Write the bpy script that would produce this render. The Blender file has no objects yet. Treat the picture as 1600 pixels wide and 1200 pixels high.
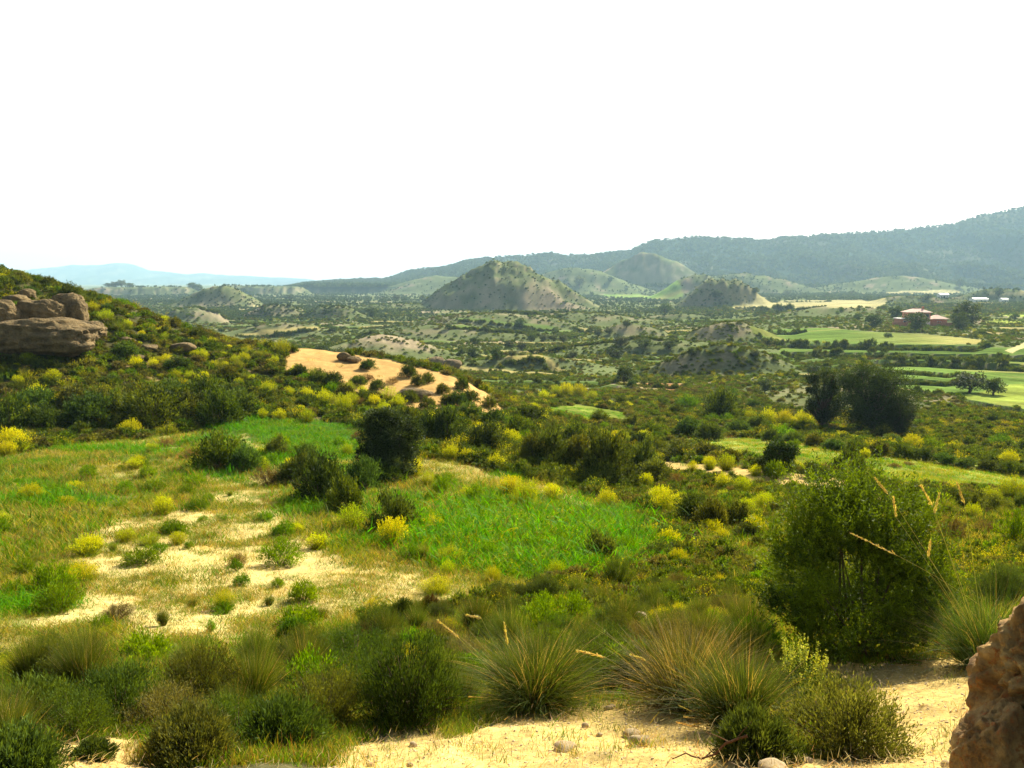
import bpy, math, random
import numpy as np

# ------------------------------------------------------------------ scene, camera, light
scene = bpy.context.scene
COL = scene.collection
R = math.radians
F = 1232.0                      # focal length in photograph pixels (1600 wide)
PITCH = math.atan(160 / F)
SP, CP = math.sin(PITCH), math.cos(PITCH)

cam_d = bpy.data.cameras.new('camera')
cam = bpy.data.objects.new('camera', cam_d)
COL.objects.link(cam)
cam.location = (0, 0, 0)
cam.rotation_euler = (R(90) - PITCH, 0, 0)
cam_d.sensor_width = 36
cam_d.lens = 36 * F / 1600
cam_d.clip_start = 0.05
cam_d.clip_end = 40000
scene.camera = cam

SUN_EL, SUN_AZ = R(35), R(36)       # azimuth clockwise from the view direction (+Y)
world = bpy.data.worlds.new('World')
scene.world = world
world.use_nodes = True
nt = world.node_tree
bg = nt.nodes['Background']
sky = nt.nodes.new('ShaderNodeTexSky')
sky.sky_type = 'NISHITA'
sky.sun_disc = False
sky.sun_elevation = SUN_EL
sky.sun_rotation = SUN_AZ
sky.altitude = 300
sky.air_density = 1.0
sky.dust_density = 4.0
sky.ozone_density = 1.0
nt.links.new(sky.outputs[0], bg.inputs[0])
bg.inputs[1].default_value = 0.05
# milky summer air near the horizon, the same all the way round
tcw = nt.nodes.new('ShaderNodeTexCoord'); sx = nt.nodes.new('ShaderNodeSeparateXYZ'); nt.links.new(tcw.outputs['Generated'], sx.inputs[0])
m1 = nt.nodes.new('ShaderNodeMath'); m1.operation = 'MAXIMUM'; m1.inputs[1].default_value = 0; nt.links.new(sx.outputs['Z'], m1.inputs[0])
m2 = nt.nodes.new('ShaderNodeMath'); m2.operation = 'MULTIPLY'; nt.links.new(m1.outputs[0], m2.inputs[0]); nt.links.new(m1.outputs[0], m2.inputs[1])
m2b = nt.nodes.new('ShaderNodeMath'); m2b.operation = 'MULTIPLY'; m2b.inputs[1].default_value = -5.0; nt.links.new(m2.outputs[0], m2b.inputs[0])
m3 = nt.nodes.new('ShaderNodeMath'); m3.operation = 'EXPONENT'; nt.links.new(m2b.outputs[0], m3.inputs[0])
m4 = nt.nodes.new('ShaderNodeMath'); m4.operation = 'MULTIPLY'; nt.links.new(m3.outputs[0], m4.inputs[0])
# and brighter towards the sun, as haze is
dp = nt.nodes.new('ShaderNodeVectorMath'); dp.operation = 'DOT_PRODUCT'; nt.links.new(tcw.outputs['Generated'], dp.inputs[0])
dp.inputs[1].default_value = (math.sin(SUN_AZ) * math.cos(SUN_EL), math.cos(SUN_AZ) * math.cos(SUN_EL), math.sin(SUN_EL))
h1 = nt.nodes.new('ShaderNodeMath'); h1.operation = 'MULTIPLY_ADD'; h1.inputs[1].default_value = .5; h1.inputs[2].default_value = .5; nt.links.new(dp.outputs['Value'], h1.inputs[0])
h2 = nt.nodes.new('ShaderNodeMath'); h2.operation = 'POWER'; h2.inputs[1].default_value = 1.5; nt.links.new(h1.outputs[0], h2.inputs[0])
h3 = nt.nodes.new('ShaderNodeMath'); h3.operation = 'MULTIPLY'; h3.inputs[1].default_value = .72; nt.links.new(h2.outputs[0], h3.inputs[0])
nt.links.new(h3.outputs[0], m4.inputs[1])
bg2 = nt.nodes.new('ShaderNodeBackground'); bg2.inputs[0].default_value = (1.0, .985, .96, 1); nt.links.new(m4.outputs[0], bg2.inputs[1])
ads = nt.nodes.new('ShaderNodeAddShader'); wo = nt.nodes['World Output']
nt.links.new(bg.outputs[0], ads.inputs[0]); nt.links.new(bg2.outputs[0], ads.inputs[1]); nt.links.new(ads.outputs[0], wo.inputs['Surface'])

sun_d = bpy.data.lights.new('sun', 'SUN')
sun_d.energy = 5.0
sun_d.angle = R(0.6)
sun_d.color = (1.0, 0.93, 0.76)
sun = bpy.data.objects.new('sun', sun_d)
COL.objects.link(sun)
sun.rotation_euler = (R(90) - SUN_EL, 0, math.pi - SUN_AZ)
sun.location = (0, 0, 200)

scene.view_settings.view_transform = 'Standard'
scene.view_settings.look = 'None'
scene.view_settings.exposure = 1.4
scene.view_settings.gamma = 1.0
scene.view_settings.use_curve_mapping = False
scene.render.engine = 'CYCLES'
scene.cycles.max_bounces = 7
scene.cycles.diffuse_bounces = 3
scene.cycles.glossy_bounces = 1
scene.cycles.transmission_bounces = 3
scene.cycles.transparent_max_bounces = 4
scene.cycles.volume_bounces = 1
scene.cycles.use_denoising = True
scene.cycles.sample_clamp_indirect = 4

rng = np.random.default_rng(7)

# ------------------------------------------------------------------ noise
def _h(ix, iy, iz, seed):
    n = (ix.astype(np.int64) * 374761393 + iy.astype(np.int64) * 668265263 + iz.astype(np.int64) * 2147483647 + seed * 974634777) & 0xffffffff
    n = ((n ^ (n >> 13)) * 1274126177) & 0xffffffff
    n = ((n ^ (n >> 16)) * 2246822519) & 0xffffffff
    return ((n ^ (n >> 15)) & 0xffffff) / float(0xffffff)

def noise2(x, y, seed=0):
    x0 = np.floor(x); y0 = np.floor(y)
    fx = x - x0; fy = y - y0
    fx = fx * fx * (3 - 2 * fx); fy = fy * fy * (3 - 2 * fy)
    z = np.zeros_like(x0)
    a = _h(x0, y0, z, seed); b = _h(x0 + 1, y0, z, seed)
    c = _h(x0, y0 + 1, z, seed); d = _h(x0 + 1, y0 + 1, z, seed)
    return (a + (b - a) * fx) * (1 - fy) + (c + (d - c) * fx) * fy      # 0..1

def noise3(p, seed=0):
    x, y, z = p[:, 0], p[:, 1], p[:, 2]
    x0, y0, z0 = np.floor(x), np.floor(y), np.floor(z)
    fx, fy, fz = x - x0, y - y0, z - z0
    fx = fx * fx * (3 - 2 * fx); fy = fy * fy * (3 - 2 * fy); fz = fz * fz * (3 - 2 * fz)
    out = 0
    for i in (0, 1):
        for j in (0, 1):
            for k in (0, 1):
                w = (fx if i else 1 - fx) * (fy if j else 1 - fy) * (fz if k else 1 - fz)
                out = out + w * _h(x0 + i, y0 + j, z0 + k, seed)
    return out

def fbm(x, y, oct=4, seed=0):
    s, a, t = 0, 1, 0
    for o in range(oct):
        s = s + a * (noise2(x * 2 ** o + 17.3 * o, y * 2 ** o - 9.1 * o, seed + o) - .5)
        t += a; a *= .5
    return s / t * 2        # about -1..1

def fbm3(p, oct=4, seed=0):
    s, a, t = 0, 1, 0
    for o in range(oct):
        s = s + a * (noise3(p * 2 ** o + 5.7 * o, seed + o) - .5)
        t += a; a *= .5
    return s / t * 2

def ridged(x, y, oct=4, seed=0):
    s, a, t = 0, 1, 0
    for o in range(oct):
        n = noise2(x * 2 ** o + 3.3 * o, y * 2 ** o + 7.7 * o, seed + o)
        s = s + a * (1 - np.abs(2 * n - 1)); t += a; a *= .5
    return s / t            # 0..1, ridges at 1

def sstep(a, b, x):
    t = np.clip((x - a) / (b - a), 0, 1)
    return t * t * (3 - 2 * t)

# ------------------------------------------------------------------ terrain
# height profiles along thirteen bearings: distance (m) -> line of sight, turned into real heights
YS = [1.0, 2.5, 4, 6, 9, 14, 20, 28, 38, 50, 60, 70, 78, 85, 95, 110, 140, 180, 240, 320, 420, 560, 800, 1200, 2000, 4000, 14000]
V = [600, 580, 560, 543, 524, 503, 484, 470, 458, 449, 443]      # the valley from 140... filled per column
def tab(near, far): return near + far
LF = [612, 590, 562, 541, 522, 502, 484, 470, 457, 448, 442]    # 140 180 240 320 420 560 800 1200 2000 4000 14000
MF = [617, 597, 571, 546, 525, 505, 486, 471, 458, 448, 442]
RF = [628, 584, 552, 524, 503, 490, 477, 466, 455, 447, 442]
CX = {
 -900: tab([1800, 1290, 1180, 1090, 1010, 930, 850, 770, 690, 600, 520, 450, 400, 380, 390, 440], LF),
 -400: tab([1800, 1290, 1185, 1095, 1020, 940, 850, 775, 705, 650, 550, 480, 415, 370, 375, 440], LF),
    0: tab([1800, 1295, 1190, 1105, 1030, 945, 855, 780, 712, 682, 605, 515, 437, 413, 430, 500], LF),
  200: tab([1800, 1300, 1200, 1112, 1040, 950, 860, 785, 718, 676, 620, 550, 497, 470, 490, 560], LF),
  300: tab([1800, 1300, 1205, 1118, 1045, 952, 862, 788, 722, 672, 628, 578, 537, 513, 535, 600], LF),
  400: tab([1800, 1300, 1210, 1120, 1045, 952, 862, 790, 727, 667, 632, 590, 560, 539, 560, 605], LF),
  500: tab([1800, 1300, 1213, 1122, 1043, 952, 862, 793, 733, 678, 640, 602, 568, 545, 566, 606], LF),
  600: tab([1800, 1300, 1215, 1122, 1040, 952, 864, 796, 740, 685, 645, 610, 576, 557, 585, 610], MF),
  700: tab([1800, 1300, 1215, 1120, 1035, 950, 866, 798, 743, 692, 652, 612, 583, 582, 603, 616], MF),
  800: tab([1800, 1300, 1213, 1115, 1025, 945, 868, 804, 750, 702, 665, 645, 634, 630, 627, 624], MF),
  900: tab([1800, 1300, 1210, 1110, 1020, 944, 874, 812, 762, 720, 692, 672, 658, 650, 642, 634], MF),
 1000: tab([1800, 1300, 1207, 1106, 1018, 944, 880, 820, 772, 734, 708, 688, 674, 664, 652, 640], MF),
 1200: tab([1800, 1300, 1203, 1100, 1020, 935, 868, 808, 755, 716, 696, 690, 684, 676, 664, 648], RF[:1] and [626, 592, 560, 533, 510, 494, 479, 467, 456, 447, 442]),
 1400: tab([1800, 1290, 1195, 1100, 1025, 930, 862, 808, 762, 726, 704, 696, 688, 680, 666, 646], RF),
 1600: tab([1800, 1280, 1185, 1090, 1010, 920, 862, 820, 780, 748, 726, 712, 702, 688, 668, 646], RF),
 2000: tab([1800, 1270, 1175, 1080, 1000, 915, 862, 825, 790, 760, 738, 722, 710, 694, 672, 648], RF),
 2600: tab([1800, 1270, 1175, 1080, 1000, 915, 862, 825, 790, 760, 738, 722, 710, 694, 672, 648], RF),
}
_cx = sorted(CX)
_gX = np.arange(-900, 2601, 25.0)
_gL = np.linspace(0, math.log(14000), 260)
for c_ in (0, 200, 300, 400, 500, 600, 700):
    CX[c_][13] -= 13 + 9 * (c_ in (400, 500, 600)); CX[c_][12] -= 4; CX[c_][14] -= 5
_T = np.array([np.interp(_gL, np.log(YS), CX[c]) for c in _cx])           # cols x logY
_T = np.array([np.interp(_gX, _cx, _T[:, j]) for j in range(len(_gL))]).T  # gX x gL
def _blur(A, ax, k):
    w = np.exp(-np.arange(-3 * k, 3 * k + 1) ** 2 / (2.0 * k * k)); w /= w.sum()
    P = np.concatenate([np.repeat(A.take([0], ax), 3 * k, ax), A, np.repeat(A.take([-1], ax), 3 * k, ax)], ax)
    out = 0
    for i, wi in enumerate(w):
        out = out + wi * P.take(range(i, i + A.shape[ax]), ax)
    return out
_T = _blur(_blur(_T, 0, 1), 1, 2)

def lookup(X, L):
    i = np.clip((X - _gX[0]) / 25.0, 0, len(_gX) - 1.001); j = np.clip(L / (_gL[1]), 0, len(_gL) - 1.001)
    i0 = i.astype(int); j0 = j.astype(int); fi = i - i0; fj = j - j0
    fi = fi * fi * (3 - 2 * fi) * .5 + fi * .5
    return (_T[i0, j0] * (1 - fi) + _T[i0 + 1, j0] * fi) * (1 - fj) + (_T[i0, j0 + 1] * (1 - fi) + _T[i0 + 1, j0 + 1] * fi) * fj

def slope_of(py): return np.tan(np.arctan((600.0 - py) / F) - PITCH)

def base_z(t, Y):
    return Y * slope_of(lookup(800 + F * t, np.log(np.maximum(Y, 1.0))))

# single landforms standing on the valley: (x px at its middle, distance, width px, rise px, kind, depth ratio)
LANDFORMS = [
 (600, 285, 280, 32, 'round', .9), (775, 520, 340, 26, 'flat', .7), (520, 620, 130, 20, 'gully', .8), (1125, 205, 290, 46, 'round', .6),
 (1135, 330, 200, 36, 'round', .8), (305, 560, 120, 22, 'gully', .8), (440, 650, 130, 20, 'gully', .8), (980, 420, 150, 22, 'round', .8),
 (788, 900, 260, 92, 'butte', .9), (862, 885, 170, 50, 'cone', .9), (740, 890, 130, 30, 'round', .9), (715, 880, 110, 26, 'round', 1), (1130, 880, 170, 46, 'gully', .8),
 (345, 900, 190, 36, 'round', .7), (230, 1700, 230, 14, 'mesa', .5), (405, 1800, 190, 14, 'mesa', .5), (700, 400, 420, 24, 'round', .5), (1000, 300, 380, 22, 'round', .45), (900, 560, 420, 18, 'round', .5), (450, 420, 300, 18, 'round', .5), (1300, 560, 300, 14, 'round', .5), (820, 230, 330, 22, 'round', .4),
 (1010, 2050, 280, 66, 'round', .6), (1090, 1350, 200, 40, 'round', .8), (1490, 420, 260, 10, 'flat', .3),
 (1050, 620, 150, 10, 'flat', .5), (700, 1950, 330, 30, 'round', .6), (900, 1900, 330, 42, 'round', .6), (1150, 1800, 330, 34, 'round', .5), (1400, 1850, 360, 26, 'round', .5), (560, 2000, 200, 12, 'round', .6), (640, 900, 200, 8, 'flat', .8), (1430, 900, 200, 14, 'flat', .4), (1560, 1000, 200, 24, 'flat', .4),
]
def landform_z(x, y):
    out = np.zeros_like(x)
    for i, (px, Y, w, h, kind, dr) in enumerate(LANDFORMS):
        xc = (px - 800) / F * Y; W = w / F * Y / 2; H = h / F * Y; D = W * dr
        u = (x - xc) / W; v = (y - Y) / D
        d = np.sqrt(u * u + v * v)
        m = d < 1.6
        if not m.any(): continue
        uu, vv, dd = u[m], v[m], d[m]
        wob = fbm(uu * 1.7 + i * 7, vv * 1.7, 4, 40 + i)
        dd = dd * (1 + .22 * wob)
        rg = ridged(uu * 4 + i * 3, vv * 4, 3, 70 + i)
        if kind == 'round': s = np.clip(1 - dd, 0, 1); s = s * s * (3 - 2 * s) * (1 - .22 * (1 - ridged(uu * 6 + i, vv * 4, 4, 70 + i)))
        elif kind == 'cone': s = np.clip(1 - dd, 0, 1) ** 1.05; s = s * (1 - .35 * (1 - rg) * (1 - s * .6)); s = np.minimum(s, .93 + .07 * s)
        elif kind == 'butte': s = np.clip(1 - dd, 0, 1) ** .95; s = np.minimum(s, .70 + .14 * s) * (1 - .22 * (1 - ridged(uu * 5 + i, vv * 4, 4, 70 + i)))
        elif kind == 'mesa': s = sstep(1.0, .62, dd + .22 * (1 - ridged(uu * 9, vv * 5, 3, 70 + i))) * (.9 + .12 * wob)
        elif kind == 'gully': s = np.clip(1 - dd, 0, 1); s = sstep(0, .75, s) * (1 - .45 * (1 - ridged(uu * 7, vv * 5, 3, 90 + i)))
        else: s = sstep(0, .8, np.clip(1 - dd, 0, 1)) * (.95 + .1 * wob)
        out[m] = np.maximum(out[m], H * s) if kind != 'flat' else out[m] + H * s * .8
    return out

RANGES = [   # skyline (x px, y px), crest distance, foot distance, seed
 ([(430, 449), (500, 442), (520, 441), (560, 439), (600, 438), (625, 431), (645, 424), (700, 418), (730, 409), (760, 405), (860, 397), (880, 400), (920, 400),
   (985, 392), (1015, 377), (1050, 374), (1080, 371), (1150, 374), (1195, 377), (1210, 373), (1290, 367), (1390, 361), (1480, 351), (1510, 340), (1560, 329),
   (1600, 320), (1750, 300), (2300, 300), (3000, 360)], 3000, 1900, 5),
 ([(-400, 440), (0, 430), (60, 421), (100, 417), (118, 414), (160, 414), (192, 410), (215, 414), (240, 422), (300, 428), (322, 426), (345, 429), (400, 432), (480, 436), (520, 442),
   (1200, 443)], 9500, 6500, 9),
]
def range_z(t, Y, base):
    out = base.copy(); mid = np.zeros(base.shape, int)
    for k, (sk, yc, yf, seed) in enumerate(RANGES):
        X = 800 + F * t
        xs = np.array([p[0] for p in sk]); ys = np.array([p[1] for p in sk], float)
        top = np.interp(X, xs, ys)
        fade = sstep(sk[0][0] - 10, sk[0][0] + 60, X)
        zc = yc * slope_of(top)
        s = np.clip((Y - yf) / (yc - yf), 0, 1)
        x = t * Y
        rg = ridged(x / (yc * .07), Y / (yc * .22), 4, seed)
        sh = sstep(0, 1, s) * .55 + s * .45
        w = sh - (1 - rg) * .55 * np.sin(np.clip(s, 0, 1) * math.pi) * 1.0
        w = np.where(Y > yc, np.clip(1 - (Y - yc) / (yc * .5), 0, 1), w)
        base_f = yf * slope_of(449.0)
        z = base_f + (zc - base_f) * w
        z = z + fbm(x / (yc * .012), Y / (yc * .012), 3, seed + 3) * yc * .0016 * np.clip(s * 3, 0, 1)
        up = (z > out) & (Y > yf) & (fade > .05)
        out = np.where(up, out + (z - out) * fade, out); mid[up] = k + 1
    return out, mid

# terrace banks: (pixel line, height m, how far the tread runs towards us)
BANKS_PX = [
 ([(1180, 534), (1250, 537), (1400, 539), (1545, 541)], 3.0, 12), ([(1215, 549), (1300, 549), (1450, 551), (1640, 556)], 2.8, 12),
 ([(1340, 561), (1430, 560), (1640, 569)], 3.0, 12), ([(1365, 575), (1430, 577), (1500, 584)], 1.7, 6), ([(1375, 590), (1440, 592), (1500, 597)], 1.6, 6),
 ([(1395, 606), (1470, 613)], 1.4, 5), ([(1495, 622), (1560, 633), (1640, 646)], 1.8, 8),
 ([(310, 501), (420, 502), (500, 501)], 2.0, 18), ([(330, 509), (430, 510), (520, 508)], 2.0, 16), ([(345, 517), (430, 518), (510, 516)], 1.6, 14), ([(370, 525), (500, 524)], 1.6, 12),
 ([(590, 546), (680, 546), (730, 545)], 1.2, 9), ([(716, 513), (800, 514), (870, 516)], 1.6, 14), ([(860, 551), (920, 551), (1060, 549)], 1.3, 9),
 ([(950, 538), (1060, 545)], 1.3, 9), ([(740, 556), (860, 560), (960, 565)], 1.2, 8), ([(700, 530), (900, 528)], 1.2, 12), ([(640, 575), (800, 580), (900, 583)], 1.1, 8),
 ([(1130, 482), (1250, 483), (1382, 483)], 7.0, 26),
]
def bank_profile(): return None
_gb = np.random.default_rng(77)
for _ in range(30):
    a_ = _gb.uniform(430, 1130); w_ = _gb.uniform(60, 230); b_ = 498 + 105 * _gb.random() ** 1.2
    BANKS_PX.append(([(a_, b_), (a_ + w_ / 2, b_ + _gb.uniform(-2, 3)), (a_ + w_, b_ + _gb.uniform(-3, 5))], _gb.uniform(1.0, 2.0) * (1 if b_ > 530 else 1.5), 8 if b_ > 530 else 14))
for a_, b_, w_ in ((1150, 552, 120), (1180, 560, 130), (1200, 570, 130), (1240, 585, 100), (1100, 470, 200), (930, 468, 150), (1200, 462, 260), (1400, 490, 60), (1530, 520, 100), (1560, 512, 80), (1400, 472, 200)):
    BANKS_PX.append(([(a_, b_), (a_ + w_ / 2, b_ + 1), (a_ + w_, b_ + 1)], 1.6 if b_ > 500 else 4.0, 9 if b_ > 500 else 25))
BANKS = []          # (t array, Y array, h, L)

def Z0(x, y):
    r = np.hypot(x, y); az = np.arctan2(x, y)
    azc = np.clip(az, -R(62), R(62))
    Y = np.maximum(r * np.cos(azc), .2); t = np.tan(azc)
    z = base_z(t, Y)
    near = Y < 1.0
    z = np.where(near, base_z(t, np.ones_like(Y)) * 0 - 1.62 - .25 * Y, z)
    zb = -1.9 + .12 * r
    back = sstep(R(75), R(120), np.abs(az))
    z = z * (1 - back) + np.minimum(zb, 40) * back
    n = fbm(x / 9.0, y / 9.0, 3, 1) * .28 * sstep(8, 60, Y) + fbm(x / 1.7, y / 1.7, 3, 2) * .07 * sstep(1.5, 6, Y)
    n = n + fbm(x / 60.0, y / 60.0, 4, 3) * 1.6 * sstep(130, 500, Y) * (1 - .75 * sstep(2.1, 2.9, 1 + x / Y * 5) * (Y < 420))
    return z + n, t, Y

def Zfull(x, y, want=False, detail=True):
    z, t, Y = Z0(x, y)
    lz = landform_z(x, y); z = z + lz; low = 1 - sstep(.3, 1.5, lz)
    for (bt, by, h, L, t0, t1) in BANKS:
        sel = (t > t0 - .01) & (t < t1 + .01)
        if not sel.any(): continue
        T_ = t; t = T_[sel]; xs_, Ysel = x[sel], Y[sel]
        Yb = np.interp(t, bt, by)
        d = Yb - Ysel
        fade = sstep(t0 - .006, t0 + .02, t) * (1 - sstep(t1 - .02, t1 + .006, t))
        w = np.clip(h * .3, .2, 2.5); d = d + fbm(xs_ / (6 + h * 2), xs_ * 0 + h, 3, 55) * h * .5
        z[sel] = z[sel] - h * np.where(d > 0, np.exp(-d / L), 0) * sstep(0, w, d) * fade * low[sel]
        t = T_
    z, mid = range_z(t, Y, z)
    if detail:
        nr = Y < 16
        if nr.any():
            xn, yn = x[nr], y[nr]
            q = sstep(16, 7, Y[nr])
            z[nr] += q * (fbm(xn / .45, yn / .45, 4, 11) * .045 + fbm(xn / .09, yn / .09, 3, 12) * .012 + np.maximum(0, ridged(xn / .8 + 3, yn / .35, 3, 13) - .62) * .12)
    return (z, mid) if want else z

def bank_edge(x, y):
    """how much a point lies on the grassy lip just above a terrace bank"""
    t = x / np.maximum(y, 1); out = np.zeros(x.shape)
    for (bt, by, h, L, t0, t1) in BANKS:
        m = (t > t0) & (t < t1) & (y > by.min() - 1) & (y < by.max() + 16)
        if not m.any(): continue
        d = y[m] - np.interp(t[m], bt, by) + fbm(x[m] / (6 + h * 2), x[m] * 0 + h, 3, 55) * -h * .5
        wd = 2.2 + .011 * y[m]
        out[m] = np.maximum(out[m], sstep(0, .4, d) * sstep(wd, wd * .6, d))
    return out

def pix_dir(px, py):
    u = (np.asarray(px, float) - 800) / F; v = (600 - np.asarray(py, float)) / F
    fw = CP + v * SP
    return u / fw, (-SP + v * CP) / fw      # t, slope

def cast(px, py, ymin=1.5, ymax=5000, fn=None):
    """first point of the ground seen along these lines of sight: arrays x, y, z"""
    fn = fn or Zfull
    t, s = pix_dir(px, py)
    t = np.atleast_1d(t); s = np.atleast_1d(s)
    Ys = np.exp(np.linspace(math.log(ymin), math.log(ymax), 1400))
    hit = np.full(t.shape, float(ymax)); prev = np.full(t.shape, ymin); done = np.zeros(t.shape, bool)
    XX = t[:, None] * Ys[None, :]; YY = np.broadcast_to(Ys, XX.shape)
    zz = fn(XX.ravel().copy(), YY.ravel().copy()).reshape(XX.shape)
    below = (zz - s[:, None] * YY) > 0
    for i in range(len(t)):
        k = np.argmax(below[i]) if below[i].any() else len(Ys) - 1
        if k == 0: hit[i] = Ys[0]; continue
        a = zz[i, k - 1] - s[i] * Ys[k - 1]; b = zz[i, k] - s[i] * Ys[k]
        f = -a / (b - a) if b != a else .5
        hit[i] = Ys[k - 1] + (Ys[k] - Ys[k - 1]) * min(max(f, 0), 1)
    x = t * hit
    return x, hit, fn(x.copy(), hit.copy())

for line, h, L in BANKS_PX:
    px = np.array([p[0] for p in line], float); py = np.array([p[1] for p in line], float)
    X_ = np.linspace(px[0], px[-1], 9); Y_ = np.interp(X_, px, py)
    bx, by, bz = cast(X_, Y_, 112, 1500, lambda a, b: Z0(a, b)[0])
    by = np.convolve(np.r_[by[0], by, by[-1]], [.25, .5, .25], 'valid')
    BANKS.append((bx / by, by, h, L * 1.0, (bx / by)[0], (bx / by)[-1]))
# ------------------------------------------------------------------ land cover: regions on the ground
def region(pts, ymin=1.5, ymax=3000, sub=6):
    px, py = [], []
    for i in range(len(pts)):
        a, b = pts[i], pts[(i + 1) % len(pts)]
        n = max(1, int(math.hypot(b[0] - a[0], b[1] - a[1]) // 40))
        for k in range(n):
            px.append(a[0] + (b[0] - a[0]) * k / n); py.append(a[1] + (b[1] - a[1]) * k / n)
    x, y, z = cast(px, py, ymin, ymax)
    return x, y

def inside(reg, x, y, jit=0.0, seed=0):
    rx, ry = reg
    if jit:
        d = np.maximum(y, 3)
        jx = fbm(x / (d * .02), y / (d * .05), 3, 200 + seed); x = x + jx * d * jit
        y = y + fbm(x / (d * .02) + 9, y / (d * .05), 3, 230 + seed) * d * jit * 2.2
    out = np.zeros(x.shape, bool)
    bb = (x >= rx.min()) & (x <= rx.max()) & (y >= ry.min()) & (y <= ry.max())
    if not bb.any(): return out
    xi, yi = x[bb], y[bb]; o = np.zeros(xi.shape, bool)
    n = len(rx); j = n - 1
    for i in range(n):
        c = ((ry[i] > yi) != (ry[j] > yi)) & (xi < (rx[j] - rx[i]) * (yi - ry[i]) / (ry[j] - ry[i] + 1e-12) + rx[i])
        o ^= c; j = i
    out[bb] = o
    return out

REG = {
 'meadow': region([(-80, 730), (0, 712), (130, 695), (250, 682), (390, 655), (480, 655), (570, 668), (575, 722), (700, 715), (860, 760), (1000, 800), (1020, 870), (870, 905), (690, 960), (560, 965), (430, 1010), (250, 1015), (0, 1030), (-80, 1030)], 8, 60),
 'bare': region([(335, 752), (425, 770), (500, 850), (600, 890), (745, 885), (740, 935), (600, 960), (440, 985), (400, 1030), (330, 1030), (210, 985), (100, 1000), (0, 1015), (0, 985), (110, 950), (100, 870), (180, 800), (260, 800), (320, 790)], 8, 60),
 'lush_near': region([(640, 840), (700, 800), (760, 770), (900, 780), (1010, 815), (1015, 885), (850, 905), (700, 885)], 8, 60),
 'lush_far': region([(375, 668), (440, 655), (560, 665), (566, 720), (440, 722)], 8, 60),
 'dry_right': region([(650, 700), (740, 720), (860, 765), (960, 800), (700, 790), (660, 750)], 8, 60),
 'ridge': region([(430, 541), (470, 540), (520, 548), (600, 562), (650, 573), (700, 586), (740, 602), (770, 622), (800, 650), (775, 655), (700, 640), (640, 645), (590, 622), (520, 606), (450, 576)], 40, 95),
 'strip': region([(1040, 687), (1150, 684), (1300, 697), (1450, 715), (1640, 742), (1640, 768), (1400, 757), (1260, 734), (1150, 714)], 20, 100),
 'track': region([(1000, 714), (1060, 722), (1160, 732), (1240, 739), (1310, 748), (1445, 779), (1465, 800), (1330, 780), (1240, 760), (1150, 750), (1050, 736)], 15, 80),
 'small_field': region([(842, 636), (900, 632), (975, 644), (990, 660), (920, 658), (860, 647)], 40, 160),
 'tan_field': region([(1170, 516), (1290, 512), (1360, 518), (1450, 522), (1535, 531), (1530, 538), (1400, 538), (1300, 536), (1215, 532)], 120, 700),
 'pale_field': region([(1120, 481), (1180, 470), (1385, 468), (1381, 481), (1250, 482)], 200, 1600),
 'far_strip': region([(1385, 456), (1500, 453), (1640, 460), (1640, 465), (1500, 459), (1385, 460)], 300, 2500),
 'far_green': region([(915, 461), (1000, 459), (1070, 461), (1055, 468), (960, 465)], 300, 2500),
 'terrace_a': region([(1375, 563), (1430, 562), (1640, 572), (1640, 632), (1560, 631), (1500, 618), (1400, 606), (1380, 590), (1370, 576)], 90, 400),
 'terrace_b': region([(1215, 543), (1640, 543), (1640, 570), (1400, 562), (1300, 560), (1225, 556)], 90, 600),
 'terrace_c': region([(1500, 620), (1580, 600), (1640, 600), (1640, 645), (1560, 632)], 90, 400),
 'yellow_plot': region([(1530, 502), (1640, 500), (1640, 508), (1540, 510)], 120, 900),
 'yellow_plot2': region([(1555, 490), (1640, 488), (1640, 494), (1580, 496)], 120, 900),
 'far_road': region([(362, 486), (385, 481), (402, 477), (404, 479), (388, 484), (366, 489)], 250, 1500),
 'sand_front': region([(430, 1300), (520, 1180), (600, 1143), (720, 1150), (740, 1130), (850, 1105), (1000, 1100), (1100, 1112), (1200, 1170), (1290, 1200), (1280, 1070), (1290, 1035), (1480, 1030), (1620, 1000), (1700, 1300)], 1.5, 12),
 'sand_left': region([(60, 1165), (110, 1155), (210, 1160), (230, 1230), (90, 1230)], 1.5, 12),
 'sand_spot': region([(905, 1000), (930, 970), (955, 972), (935, 1000)], 5, 20),
 'hill_soil': region([(190, 560), (290, 555), (320, 580), (290, 620), (200, 600)], 30, 90),
 'track_right': region([(1570, 548), (1600, 535), (1640, 525), (1640, 531), (1600, 543), (1580, 552)], 120, 700),
 'red_bank': region([(1000, 598), (1060, 600), (1130, 618), (1180, 636), (1120, 628), (1040, 610)], 60, 300),
}

C = dict(
 sand=(.50, .36, .125), soil=(.30, .21, .09), scrub=(.085, .08, .035), litter=(.11, .09, .045), ridge=(.46, .29, .105),
 dry=(.36, .31, .10), green=(.11, .17, .035), lush=(.07, .15, .025), tan=(.40, .33, .12), pale=(.40, .36, .17), ochre=(.42, .22, .09),
 valley=(.125, .15, .06), valley_soil=(.27, .22, .135), forest=(.045, .07, .04), mtn_soil=(.12, .125, .07), rock=(.38, .33, .26), yellowgreen=(.26, .32, .06))
C = {k: np.array(v) for k, v in C.items()}

def mix(a, b, m): return a * (1 - m)[:, None] + b * m[:, None]

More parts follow.
